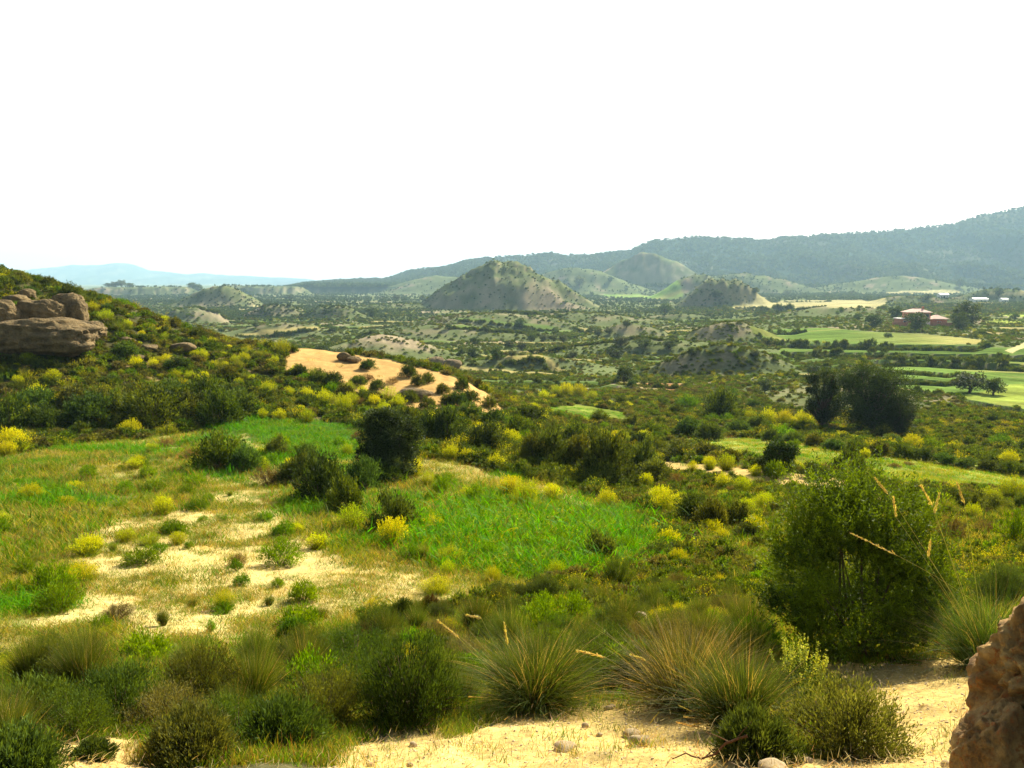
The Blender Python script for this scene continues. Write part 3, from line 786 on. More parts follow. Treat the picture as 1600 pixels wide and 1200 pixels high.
def tree_meshes(seed, H=1.0, crown_w=1.0, n_cl=70, per=110, leafL=.05, leafW=.025, c0=(.035, .05, .018), c1=(.08, .105, .035), trunk=.05, base=.16, flat=.85, tilt=(0, 0), upleaf=.3):
    """unit-height tree: tapered trunk, limbs reaching leaf clumps that make an uneven crown"""
    g = np.random.default_rng(seed)
    ctr = np.array([tilt[0], tilt[1], base + (H - base) * .52])
    ax = np.array([crown_w * .5, crown_w * .5, (H - base) * .5])
    d = norm(g.normal(size=(n_cl, 3))); rr = (.35 + .65 * g.random(n_cl) ** .45)
    rr = rr * (.82 + .36 * noise3(d * 1.9 + 3, seed))
    cc = ctr + d * ax * rr[:, None]; cc[:, 2] = np.maximum(cc[:, 2], base * .8)
    cr = (.13 + .09 * g.random(n_cl)) * min(1, crown_w) * flat
    idx = np.repeat(np.arange(n_cl), per); n = len(idx)
    off = norm(g.normal(size=(n, 3))) * (g.random(n) ** .5)[:, None] * cr[idx][:, None] * [1, 1, .8]
    P = cc[idx] + off
    D = norm(off) + g.normal(size=(n, 3)) * .5 + [0, 0, upleaf]
    sc = g.random(n_cl)[idx][:, None]
    c = (np.array(c0)[None] * (1 - sc) + np.array(c1)[None] * sc) * (1 + .22 * g.normal(size=(n, 1))).clip(.5, 1.8)
    crown = [leaves(P, D, leafL * (.7 + .6 * g.random(n)), leafW, c, g)]
    wood = []
    tp = np.array([[0, 0, -.03], [tilt[0] * .2 + .01, tilt[1] * .2, base * .6], [tilt[0] * .5 - .012, tilt[1] * .5, base * 1.3], [tilt[0] * .9, tilt[1] * .9, ctr[2]], [tilt[0], tilt[1], ctr[2] + ax[2] * .5]])
    trunk_p = [tube(tp, np.array([1.25, .95, .8, .5, .2]) * trunk, BARK, 7)]
    for i in range(0, n_cl, 3):
        s = np.linspace(0, 1, 5)[:, None]; b = tp[2] * .6 + tp[3] * .4 if i % 2 else tp[2]
        m = (b + cc[i]) / 2 + g.normal(size=3) * .03 + [0, 0, .03]
        wood.append(tube((1 - s) ** 2 * b + 2 * s * (1 - s) * m + s * s * cc[i], np.linspace(.4, .1, 5) * trunk, BARK, 4))
    return crown, trunk_p, wood

DK0, DK1 = (.030, .048, .014), (.075, .105, .028)
MESH = {}
def reg(kind, **parts): MESH.setdefault(kind, []).append({k: v for k, v in parts.items() if v is not None})

for i in range(5):      # dark evergreen scrub
    c0 = [(.030, .050, .014), (.042, .055, .018), (.034, .060, .020), (.036, .055, .02), (.028, .045, .016)][i]
    c1 = [(.12, .155, .030), (.14, .15, .035), (.10, .15, .04), (.12, .15, .04), (.09, .12, .03)][i]
    p, f, t = shrub(100 + i, 105, 50, .9, .085, .034, np.array(c0) * .8, c1, 6)
    reg('shrub', foliage=pmesh('shrub_foliage', p, M_LEAF), twigs=pmesh('shrub_twigs', t, M_WOOD))
for i in range(3):      # brown half-dry scrub
    p, f, t = shrub(130 + i, 80, 36, .8, .08, .02, (.09, .065, .03), (.17, .13, .06), 5)
    reg('brown', foliage=pmesh('brown_foliage', p, M_LEAF), twigs=pmesh('brown_twigs', t, M_WOOD))
for i in range(4):      # yellow broom
    st, fw = broom(150 + i, 560, fl=[5, 7, 3, 6][i], flower=[(.42, .45, .05), (.45, .46, .045), (.36, .42, .05), (.44, .47, .06)][i])
    reg('broom', stems=pmesh('broom_stems', st, M_GRASS), flowers=pmesh('broom_flowers', fw, M_LEAF))
for i in range(3):
    reg('tussock', blades=pmesh('tussock_blades', tussock(170 + i, 700, 1, .012, (.07, .10, .025), (.19, .23, .05), .08, .6, .3, 3), M_GRASS))
for i in range(3):      # green herb bush
    p, f, t = shrub(180 + i, 80, 34, .9, .10, .03, (.07, .13, .02), (.17, .26, .035), 5, .6)
    reg('herb', foliage=pmesh('herb_foliage', p, M_LEAF), twigs=pmesh('herb_twigs', t, M_WOOD))
for i in range(4):      # small round far trees
    cr, tk, wd = tree_meshes(200 + i, 1, 1.05, 46, 46, .085, .05, [(.028, .045, .018), (.05, .065, .035), (.03, .05, .02), (.04, .055, .02)][i], [(.07, .10, .035), (.12, .145, .08), (.075, .11, .03), (.09, .12, .04)][i], base=.12)
    reg('tree', crown=pmesh('tree_crown', cr, M_LEAF), trunk=pmesh('tree_trunk', tk + wd, M_WOOD))

# ------------------------------------------------------------------ scattering of what nobody could count
def src_object(name, parts_mat):
    """a source for the uncountable ground cover, one mesh of several materials, kept out of the scene"""
    vs, qs, cs, mi, mats, o = [], [], [], [], [], 0
    for parts, mat in parts_mat:
        v, q, c = join(parts)
        if mat not in mats: mats.append(mat)
        vs.append(v); qs.append(q + o); cs.append(c); mi.append(np.full(len(q), mats.index(mat))); o += len(v)
    me = mesh_from(name, np.concatenate(vs), quads=np.concatenate(qs), colors=np.clip(np.concatenate(cs), 0, 1), mats=mats)
    me.polygons.foreach_set('material_index', np.concatenate(mi).astype(np.int32))
    return bpy.data.objects.new(name, me)

def scatter(name, label, pts, scl, idx, sources, tilt=.12, g=rng):
    n = len(pts)
    me = bpy.data.meshes.new(name)
    me.vertices.add(n); me.vertices.foreach_set('co', np.asarray(pts, np.float32).ravel())
    rot = np.stack([g.normal(size=n) * tilt, g.normal(size=n) * tilt, g.random(n) * 6.283], 1).astype(np.float32)
    a = me.attributes.new('rot', 'FLOAT_VECTOR', 'POINT'); a.data.foreach_set('vector', rot.ravel())
    s = np.asarray(scl, np.float32); s = np.stack([s, s, s], 1) if s.ndim == 1 else s
    a = me.attributes.new('scl', 'FLOAT_VECTOR', 'POINT'); a.data.foreach_set('vector', s.astype(np.float32).ravel())
    a = me.attributes.new('idx', 'INT', 'POINT'); a.data.foreach_set('value', np.asarray(idx, np.int32))
    o = link(name, me, kind='stuff', label=label)
    ng = bpy.data.node_groups.new(name + '_nodes', 'GeometryNodeTree')
    ng.interface.new_socket('Geometry', in_out='INPUT', socket_type='NodeSocketGeometry'); ng.interface.new_socket('Geometry', in_out='OUTPUT', socket_type='NodeSocketGeometry')
    gi = ng.nodes.new('NodeGroupInput'); go = ng.nodes.new('NodeGroupOutput')
    jn = ng.nodes.new('GeometryNodeJoinGeometry')
    na = {}
    for k, t in (('rot', 'FLOAT_VECTOR'), ('scl', 'FLOAT_VECTOR'), ('idx', 'INT')):
        nn = ng.nodes.new('GeometryNodeInputNamedAttribute'); nn.data_type = t; nn.inputs[0].default_value = k; na[k] = nn
    for k, so in enumerate(sources):
        oi = ng.nodes.new('GeometryNodeObjectInfo'); oi.inputs['Object'].default_value = so; oi.inputs['As Instance'].default_value = True
        cmp_ = ng.nodes.new('FunctionNodeCompare'); cmp_.data_type = 'INT'; cmp_.operation = 'EQUAL'
        ng.links.new([x for x in na['idx'].outputs if x.enabled][0], [x for x in cmp_.inputs if x.enabled][0]); [x for x in cmp_.inputs if x.enabled][1].default_value = k
        ip = ng.nodes.new('GeometryNodeInstanceOnPoints')
        ng.links.new(gi.outputs[0], ip.inputs['Points']); ng.links.new(cmp_.outputs[0], ip.inputs['Selection']); ng.links.new(oi.outputs['Geometry'], ip.inputs['Instance'])
        ng.links.new([x for x in na['rot'].outputs if x.enabled][0], ip.inputs['Rotation']); ng.links.new([x for x in na['scl'].outputs if x.enabled][0], ip.inputs['Scale'])
        ng.links.new(ip.outputs[0], jn.inputs[0])
    ng.links.new(jn.outputs[0], go.inputs[0])
    md = o.modifiers.new('scatter', 'NODES'); md.node_group = ng
    return o

def candidates(n, ymin, ymax, g, x0=-90, x1=1690, p=1.0):
    """points over the ground seen from the path, n tries, evenly over bearing and log distance (p=1) """
    t = (g.random(n) * (x1 - x0) + x0 - 800) / F * 1.02
    Y = np.exp(math.log(ymin) + (math.log(ymax) - math.log(ymin)) * g.random(n))
    return t * Y, Y

def ground_z(x, y): return Zfull(x.copy(), y.copy())

def local_slope(x, y):
    e = np.maximum(.5, .01 * y)
    z = ground_z(x, y)
    return z, np.hypot(ground_z(x + e, y) - z, ground_z(x, y + e) - z) / e
# ------------------------------------------------------------------ uncountable plants and stones
g = np.random.default_rng(21)
S_SHRUB = [src_object('scrub_%s' % k, [(shrub(300 + i, 46, 18, .85, .17, .075, c0, c1, 5, twigs=False)[0], M_LEAF)]) for i, (k, c0, c1) in enumerate([
    ('dark', (.030, .050, .015), (.11, .145, .03)), ('olive', (.06, .075, .022), (.16, .175, .045)), ('green', (.06, .10, .02), (.15, .21, .035)), ('brown', (.06, .06, .025), (.14, .135, .05))])]
_b = broom(330, 150, w=.05, fl=3)
S_SHRUB.append(src_object('scrub_yellow', [(_b[0], M_GRASS), (_b[1], M_LEAF)]))
TUFTS = [
    src_object('tuft_green', [(tuft(340, 46, (.06, .115, .02), (.16, .26, .035)), M_GRASS)]),
    src_object('tuft_fresh', [(tuft(341, 46, (.05, .14, .018), (.13, .31, .035)), M_GRASS)]),
    src_object('tuft_dry', [(tuft(342, 40, (.24, .19, .06), (.42, .35, .11), w=.022), M_GRASS)]),
    src_object('tuft_yellow', [(tuft(343, 40, (.13, .16, .025), (.30, .31, .045), fl=(.46, .42, .05)), M_GRASS)]),
    src_object('tuft_olive', [(tuft(344, 44, (.07, .09, .025), (.16, .19, .05)), M_GRASS)]),
    src_object('tuft_red', [(tuft(345, 34, (.16, .10, .05), (.30, .17, .08), w=.02), M_GRASS)]),
]
M_PEB = rock_mat('pebble', (.42, .31, .17), (.66, .54, .33), (.40, .24, .12), 20.0, .4, .005)
def ico(sub):
    import bmesh
    bm = bmesh.new(); bmesh.ops.create_icosphere(bm, subdivisions=sub, radius=1.0)
    v = np.array([x.co[:] for x in bm.verts]); f = np.array([[a.index for a in x.verts] for x in bm.faces]); bm.free()
    return v, f
def rock_verts(seed, sub=4, planes=12, rough=.10, sc=(1, 1, .7), fine=.0, soft=.15, boxy=0, strata=0):
    """a weathered block: a ball cut by flat faces, then worn by noise"""
    g = np.random.default_rng(seed)
    d, f = ico(sub)
    nrm = norm(g.normal(size=(planes, 3))); h = .62 + .3 * g.random(planes)
    dot = d @ nrm.T
    r = np.where(dot > .05, h[None] / np.maximum(dot, .05), 9).min(1); r = np.minimum(r, 1.08)
    r = r * (1 - soft) + soft * .9
    r = r * (1 + rough * fbm3(d * 1.7 + seed, 4, seed)) + fine * fbm3(d * 9 + seed, 4, seed + 1) - fine * 1.6 * np.maximum(0, noise3(d * 6 + seed, seed + 5) - .6)
    if boxy:
        rb = 1 / (np.abs(d) ** boxy).sum(1) ** (1 / boxy)
        r = r * .35 + rb * .65 * (1 + rough * fbm3(d * 2.3 + seed, 4, seed + 9))
    if fine > .03:
        cr_ = fbm3(d * 2.2 + seed * 1.7, 3, seed + 12); r = r - .07 * np.exp(-(cr_ / .045) ** 2) + .10 * fbm3(d * 4.5 + seed, 5, seed + 14) * (.5 if fine > .08 else .8)
    if strata:
        zz = d[:, 2] * r + .25 * d[:, 0] + .1 * fbm3(d * 1.5, 3, seed + 2)
        r = r * (1 + strata * (np.abs(((zz * 2.6 + seed * .37) % 1) - .5) * 2 - .5) ** 3 * 4)
    return d * r[:, None] * np.array(sc), f
ROCK_SRC = []
for i in range(3):
    v, f = rock_verts(400 + i, 2, 9, .12, (1, .8, .55))
    me = mesh_from('pebble_source', v, tris=f, mats=[M_PEB]); ROCK_SRC.append(bpy.data.objects.new('pebble_%d' % i, me))

# --- which land each point lies on
def classes(x, y):
    k = {n: inside(REG[n], x, y, j) for n, j in (('meadow', .008), ('bare', .05), ('lush_near', .015), ('lush_far', .01), ('dry_right', .015), ('ridge', .004), ('strip', .003), ('track', .002),
         ('small_field', .003), ('tan_field', .0015), ('pale_field', .001), ('far_strip', .001), ('far_green', .001), ('terrace_a', .0015), ('terrace_b', .0015), ('terrace_c', .0015), ('sand_front', .03), ('sand_left', .03), ('sand_spot', .01), ('far_road', .0), ('track_right', .0), ('hill_soil', .02))}
    return k

# grass over the meadow, the strip and the small field, and between the scrub
x, y = candidates(120000, 4.2, 100, g)
k = classes(x, y)
n1 = fbm(x / 6, y / 6, 4, 301); n2 = fbm(x / 1.3, y / 1.3, 4, 302); n5 = fbm(x / 2.6, y / 2.6, 3, 350)
den = np.full(x.shape, .13) + .12 * n2 + .25 * (y < 13)                    # between shrubs
den = np.where(k['meadow'], .48 + .55 * n2, den)
sb = soft('bare', x, y)
den = np.where(k['meadow'], den * (1 - sb) + sb * (.18 + .60 * sstep(-.3, .3, n2 + .5 * n5 + .15 * n1)), den)
den = den * np.where(track_d(x, y) < .2, .1, 1)
den = np.where(k['lush_near'] | k['lush_far'], 1.0, den)
den = np.where(k['dry_right'] & k['meadow'], .35 + .4 * n2, den)
den = np.where(k['strip'] | k['small_field'], .6, den)
den = np.where(k['ridge'] | k['track'] | k['sand_front'] | k['sand_left'] | k['sand_spot'], .012, den)
den = np.where(k['hill_soil'], .15, den)
keep = g.random(len(x)) < den
x, y = x[keep], y[keep]; k = {a: b[keep] for a, b in k.items()}; n1, n2, n5 = n1[keep], n2[keep], n5[keep]
z = ground_z(x, y)
n = len(x); u = g.random(n)
typ = np.where(u < .4, 4, np.where(u < .7, 0, np.where(u < .9, 2, 5)))
mead = k['meadow']
typ = np.where(mead, np.where(u < .30, 0, np.where(u < .52, 4, np.where(u < .60, 3, np.where(u < .90, 2, 5)))), typ)
patch = fbm(x / 3.5, y / 3.5, 3, 360)
typ = np.where(mead & (patch > .18), np.where(u < .7, 1, 0), typ)
typ = np.where(mead & (patch < -.28), np.where(u < .25, 3, np.where(u < .7, 4, 2)), typ)
typ = np.where(k['bare'] & mead, np.where(u < .38, 2, np.where(u < .68, 4, np.where(u < .92, 0, 5))), typ)
typ = np.where(k['lush_near'] | k['lush_far'], np.where(u < .6, 1, np.where(u < .82, 0, np.where(u < .90, 4, 3))), typ)
typ = np.where(k['strip'], np.where(u < .35, 3, np.where(u < .62, 2, 1)), typ)
typ = np.where(k['small_field'], 1, typ)
s = .16 + .16 * g.random(n)
s = np.where(k['lush_near'] | k['lush_far'], .32 + .3 * g.random(n), s)
s = np.where(mead & ~k['lush_near'] & ~k['bare'], .18 + .26 * g.random(n) * (1 + patch), s)
s = np.where(k['bare'], .09 + .17 * g.random(n), s)
s = s * np.where(mead, .55 + .9 * noise2(x / 1.1, y / 1.1, 355), 1)
s = s * np.clip(y / 14, .45, 1.6)
hz = s * np.where(k['strip'] | k['small_field'], .5, np.where(k['lush_near'] | k['lush_far'], .46, np.where(mead, .52, .85)))
S3 = np.stack([s * 1.25, s * 1.25, hz], 1)
scatter('meadow_grass', 'short mixed green, yellow and dry grass over the meadow and slopes', np.stack([x, y, z - .01], 1), S3, typ, TUFTS)

# low scrub: everywhere that is not field; near ones fill between the single bushes, far ones dot the valley
def scrub(name, label, n, y0, y1, dens_fn, size_fn, seed, yellow=.05):
    g = np.random.default_rng(seed)
    x, y = candidates(n, y0, y1, g)
    k = classes(x, y)
    z, sl = local_slope(x, y)
    bad = k['meadow'] | k['ridge'] | k['strip'] | k['track'] | k['small_field'] | k['tan_field'] | k['pale_field'] | k['far_strip'] | k['far_green'] | k['sand_front'] | k['sand_left'] | k['sand_spot'] | k['far_road'] | k['track_right']
    bad |= (k['terrace_a'] | k['terrace_b'] | k['terrace_c']) & (sl < .35)
    d = dens_fn(x, y, sl)
    keep = (g.random(n) < d) & ~bad & (bank_edge(x, y) < .3)
    x, y, z = x[keep], y[keep], z[keep]; m = len(x)
    s = size_fn(x, y, g)
    u = g.random(m); pt = fbm(x / (8 + y * .06), y / (8 + y * .06), 3, seed) * .6
    u2 = np.clip(u + pt, 0, 1)
    ty = np.where(u2 < .34, 0, np.where(u2 < .62, 1, np.where(u2 < (.82 if y0 < 50 else .93), 2, 3)))
    ty = np.where(g.random(m) < yellow * (1 + 3 * (noise2(x / 12, y / 12, 77) > .6)), 4, ty)
    S = np.stack([s, s, s * (.8 + .5 * g.random(m))], 1)
    scatter(name, label, np.stack([x, y, z - .05 * s], 1), S, ty, S_SHRUB, g=g)

scrub('hillside_scrub', 'low mixed scrub growing thickly between the bushes on the near slopes', 60000, 13, 120,
      lambda x, y, s: .50 + .40 * fbm(x / 5, y / 5, 3, 361) + .12 * (y > 40), lambda x, y, g: (.14 + .34 * g.random(len(x)) ** 1.5) * np.clip(y / 22, .7, 1.9) * np.where((x > 6) & (y > 20) & (y < 50), .55, 1), 31, .05)
scrub('valley_scrub', 'countless small dark bushes dotting the valley floor and mounds', 210000, 90, 1100,
      lambda x, y, s: np.clip(.30 + .60 * fbm(x / (20 + y * .05), y / (20 + y * .05), 4, 362) , .03, 1), lambda x, y, g: (.36 + .65 * g.random(len(x)) ** 1.6) * np.clip(.65 + y / 500, .7, 2.0), 32, .02)

# hedges of dark scrub along the terrace banks
px_, py_, pz_, ps_ = [], [], [], []
for (bt, by, h, L, t0, t1) in BANKS[:-2]:
    Ym = by.mean(); ln = (t1 - t0) * Ym
    m = int(ln / (.7 + Ym * .002)) * 3
    t = t0 + (t1 - t0) * g.random(m); Y = np.interp(t, bt, by) - g.random(m) * (1.2 + h * .7) - .2
    keep = noise2(t * 60, Y * 0 + h * 9, 5) < .93
    t, Y = t[keep], Y[keep]
    px_.append(t * Y); py_.append(Y); ps_.append((.55 + .5 * g.random(len(t))) * (.55 + .28 * h) * min(1.8, .9 + Ym / 500))
x = np.concatenate(px_); y = np.concatenate(py_); s = np.concatenate(ps_); z = ground_z(x, y)
scatter('terrace_bank_scrub', 'dark scrub lining the banks between terraces', np.stack([x, y, z - .1], 1), np.stack([s, s, s * 1.35], 1), (g.random(len(x)) * 1.15).astype(int), S_SHRUB)

# wood on the mountain and on the mesas
PINE_SRC = []
for i in range(2):
    cr, tk, wd = tree_meshes(380 + i, 1, .8, 14, 14, .22, .14, [(.025, .045, .02), (.04, .06, .025)][i], [(.06, .09, .035), (.085, .12, .045)][i], base=.1)
    PINE_SRC.append(src_object('mountain_tree_%d' % i, [(cr, M_LEAF), (tk, M_WOOD)]))
x, y = candidates(140000, 560, 3150, g)
z, mid = Zfull(x.copy(), y.copy(), True)
nn = fbm(x / 120, y / 160, 4, 370)
wood = (mid == 1) & (g.random(len(x)) < .8 + .5 * nn)
cone = (mid == 0) & (y < 1900) & (g.random(len(x)) < .16 + .4 * (nn > .15)) & ~np.any([inside(REG[q_], x, y) for q_ in ('pale_field', 'far_strip', 'far_green', 'yellow_plot', 'yellow_plot2')], 0)
keep = wood | cone
x, y, z = x[keep], y[keep], z[keep]
scatter('mountain_wood', 'open pine wood covering the long mountain', np.stack([x, y, z - .4], 1), (4.5 + 5 * g.random(len(x))) * np.where(y > 1900, 1.25, .28 + .2 * (y > 1000)), (g.random(len(x)) < .5).astype(int), PINE_SRC)

# pebbles on the bare sand at our feet
x, y = candidates(52000, 2.0, 24, g)
k = classes(x, y)
keep = (k['sand_front'] | k['sand_left'] | k['sand_spot'] | (k['bare'] & (g.random(len(x)) < .25)) | (g.random(len(x)) < .05))
x, y = x[keep], y[keep]; z = ground_z(x, y)
s = (.0035 + .011 * g.random(len(x)) ** 5) * np.clip(y / 6, .8, 2.2)
scatter('pebbles', 'loose pale pebbles and crumbs of earth on bare sand', np.stack([x, y, z + s * .2], 1), s, (g.random(len(x)) * 3).astype(int), ROCK_SRC, .3)
# dry bits of straw lying on the sand
LIT = [src_object('straw_bits', [(tuft(390, 8, (.34, .27, .14), (.5, .42, .24), w=.05, spread=5, R_=.8), M_GRASS)])]
x, y = candidates(9000, 2.0, 16, g); k = classes(x, y); keep = k['sand_front'] | k['sand_left'] | (g.random(len(x)) < .1)
x, y = x[keep], y[keep]; z = ground_z(x, y)
scatter('straw_litter', 'dry straw and twig crumbs lying on the sand', np.stack([x, y, z + .004], 1), .03 + .05 * g.random(len(x)), np.zeros(len(x)), LIT)
# ------------------------------------------------------------------ single things
g = np.random.default_rng(5)
def P3(px, py, Y):
    """the point at forward distance Y on one line of sight"""
    t, s = pix_dir(px, py); return np.array([float(t) * Y, Y, float(s) * Y])

# joined one-mesh versions for plants too small to show parts
def joined(kind):
    out = []
    for d in MESH[kind]:
        vs, qs, cs, mi, mats, o = [], [], [], [], [], 0
        for me in d.values():
            n = len(me.vertices); v = np.zeros(n * 3, np.float32); me.vertices.foreach_get('co', v)
            q = np.zeros(len(me.loops), np.int32); me.loops.foreach_get('vertex_index', q)
            c = np.zeros(n * 4, np.float32); me.color_attributes['col'].data.foreach_get('color', c)
            m = me.materials[0]
            if m not in mats: mats.append(m)
            vs.append(v.reshape(-1, 3)); qs.append(q.reshape(-1, 4) + o); cs.append(c.reshape(-1, 4)[:, :3]); mi.append(np.full(len(q) // 4, mats.index(m))); o += n
        me = mesh_from(kind + '_whole', np.concatenate(vs), quads=np.concatenate(qs), colors=np.concatenate(cs), mats=mats)
        me.polygons.foreach_set('material_index', np.concatenate(mi).astype(np.int32)); out.append(me)
    return out

# fine-leaved versions for bushes close to us
for i in range(4):
    c0 = [(.030, .052, .016), (.040, .060, .020), (.034, .05, .02), (.05, .06, .02)][i]; c1 = [(.09, .13, .028), (.11, .135, .03), (.075, .10, .03), (.12, .14, .035)][i]
    p, f, t = shrub(500 + i, 230, 74, .95, .055, .011, c0, c1, 9, .7)
    reg('shrub_near', foliage=pmesh('near_foliage', p, M_LEAF), twigs=pmesh('near_twigs', t, M_WOOD))
for i in range(2):
    p, f, t = shrub(510 + i, 200, 60, .85, .05, .010, (.07, .065, .028), (.16, .14, .06), 8, .4)
    reg('brown_near', foliage=pmesh('near_brown_foliage', p, M_LEAF), twigs=pmesh('near_brown_twigs', t, M_WOOD))
for i in range(2):
    st, fw = broom(520 + i, 1500, w=.010, fl=4)
    v, q, c = fw[0]
    reg('broom_near', stems=pmesh('near_broom_stems', st, M_GRASS), flowers=pmesh('near_broom_flowers', fw, M_LEAF))
for i in range(3):
    reg('tussock_near', blades=pmesh('near_tussock_blades', tussock(530 + i, 2300, 1, .0065, (.035, .055, .015), (.09, .115, .03), .05, .55, .32, 4), M_GRASS))
WHOLE = {k: joined(k) for k in ('shrub', 'brown', 'broom', 'tussock', 'herb', 'tree')}

KIND = {   # name, category, plain description
 'shrub': ('dark_shrub', 'shrub', 'dark scrub bush'), 'brown': ('dry_shrub', 'shrub', 'brownish bush'), 'broom': ('broom_bush', 'shrub', 'yellow broom'),
 'tussock': ('grass_tussock', 'grass', 'spiky grass tussock'), 'herb': ('green_bush', 'bush', 'fresh green bush'), 'tree': ('round_tree', 'tree', 'dark round tree')}
LANDMARKS = [((85, 505), 'the boulder outcrop'), ((605, 700), 'the lone dense tree'), ((610, 575), 'the bare sandy ridge'), ((1345, 900), 'the big juniper'),
 ((1335, 640), 'the dark pine pair'), ((1320, 715), 'the long grass strip'), ((1440, 495), 'the brick house'), ((795, 445), 'the pointed hill'), ((420, 880), 'the bare sandy patch'),
 ((915, 645), 'the small green field'), ((1540, 1090), 'the rough corner rock'), ((850, 840), 'the lush green grass'), ((830, 1080), 'the big front tussock'), ((1120, 585), 'the scrubby mound'),
 ((1480, 590), 'the green terraces'), ((250, 655), 'the dark bush row'), ((100, 1100), 'the lower left thicket'), ((1150, 690), 'the upper strip end'), ((590, 520), 'the eroded mound')]
TODO = []           # (object, pixel x, pixel y, size word, description)
def note(o, px, py, size, desc, group=None): TODO.append((o, px, py, size, desc, group))

def plant(kind, px, py, w=None, h=None, Y=None, xyz=None, var=None, near=None, desc=None, label=None, moved=True):
    """one bush or tree of its own; w, h = its apparent size in the photograph, turned into metres at its distance"""
    if xyz is None:
        if Y is None: x, y, z = cast([px], [py]); x, y, z = float(x[0]), float(y[0]), float(z[0])
        else: q = P3(px, py, Y); x, y = q[0], q[1]; z = float(ground_z(np.array([x]), np.array([y]))[0])
    else: x, y, z = xyz
    r = w / 2 / F * y
    if moved: x *= (y + .7 * r) / y; y += .7 * r; z = float(ground_z(np.array([x]), np.array([y]))[0])
    nm, cat, dd = KIND[kind]
    near = (y < 17 and kind in ('shrub', 'brown', 'broom', 'tussock')) if near is None else near
    bank = MESH[kind + '_near'] if near else MESH[kind]
    var = int(g.integers(len(bank))) if var is None else var % len(bank)
    if kind == 'tree':
        hh = (h or w) / F * y * 1.06; s = (2 * r, 2 * r, hh); zo = -.02
    elif kind == 'tussock':
        hh = (h or w * .7) / F * y; s = (r * 1.15, r * 1.15, hh * 1.25); zo = 0
    else:
        hh = (h or w * (.85 if kind == 'broom' else .62)) / F * y; s = (r * 1.02, r * 1.02, hh / (.9 if kind != 'broom' else 1.0)); zo = -.04 * r
    rz = g.random() * 6.28
    big = w >= 30 and not (kind == 'tussock')
    if big or near:
        o = link(nm, None, loc=(x, y, z + zo), rz=rz, sc=s)
        o.empty_display_size = .1
        for pn, me in bank[var].items():
            ch = link(pn, me, parent=o)
            if pn == 'flowers': ch['kind'] = 'stuff'
    else:
        o = link(nm, WHOLE[kind][var % len(WHOLE[kind])], loc=(x, y, z + zo), rz=rz, sc=s)
    o['category'] = cat
    if label: o['label'] = label
    else: note(o, px, py, 'large' if r > .95 and kind != 'tree' else ('small' if r < .45 and kind != 'tree' else 'mid-sized'), desc or dd, 'tree' if kind == 'tree' else kind)
    return o

def batch(kind, items, **kw):
    a = np.array([(i[0], i[1]) for i in items], float)
    x, y, z = cast(a[:, 0], a[:, 1], kw.pop('ymin', 3), kw.pop('ymax', 1600))
    for i, it in enumerate(items):
        plant(kind, it[0], it[1], it[2], it[3] if len(it) > 3 else None, xyz=(x[i], y[i], z[i]), **kw)

# --- yellow broom, as it stands in the photograph (x, foot y, width[, height])
batch('broom', [(165,508,26),(200,517,18),(258,534,16),(222,528,12),(45,573,26),(84,602,26),(58,630,34),(72,640,26),(28,604,18),(262,574,22),(214,580,24),(240,579,20),(190,588,12),
 (275,597,22),(297,598,20),(320,597,18),(287,612,22),(293,622,20),(345,606,14),(317,566,22),(382,570,22),(368,572,20),(335,580,18),(305,562,16),(208,636,18),(246,634,24),(268,636,20),
 (440,556,30),(430,570,16),(463,588,22),(420,622,30),(452,622,20),(480,627,24),(508,637,34),(538,646,34),(550,636,26),(545,620,28),(585,640,26),(607,634,34),(622,642,30),(600,650,26),
 (655,660,18),(675,660,18),(698,659,18),(720,660,18),(480,662,26),(438,658,24),(410,655,20),(566,620,20),(130,500,20),(145,492,22),(310,600,16),(352,580,16),(395,600,16)])
batch('broom', [(50,787,36),(255,807,38),(2,828,34),(150,860,26),(18,706,44),(205,686,36),(12,714,30),(410,738,28),(550,832,52),(615,858,58),(678,840,42),(705,720,28),(730,724,26),
 (775,737,34),(668,762,30),(645,748,44),(542,712,24),(798,782,46),(822,797,54),(948,797,38),(862,786,36),(752,692,38),(775,690,34),(798,700,34),(1040,806,54),(1060,884,32),
 (1030,790,36),(350,957,44),(580,957,28),(1060,962,26),(975,694,22),(940,692,26),(962,691,22),(920,684,18),(1005,689,20),(850,627,22),(845,664,26),(832,660,20),
 (1200,664,30),(1225,666,30),(1255,668,30),(1172,658,22),(1425,704,30),(1576,732,32),(1352,716,20),(1180,838,40),(1580,782,50),(1545,790,36),(1135,736,34),(1108,735,26),(1082,738,22),
 (1180,745,24),(1130,765,32),(1160,770,30),(885,620,26),(905,622,26),(925,626,20),(870,618,20),(1192,800,36),(1165,806,34),(1010,760,24),(700,900,30),(770,912,34),(870,905,36),(1520,812,30)])
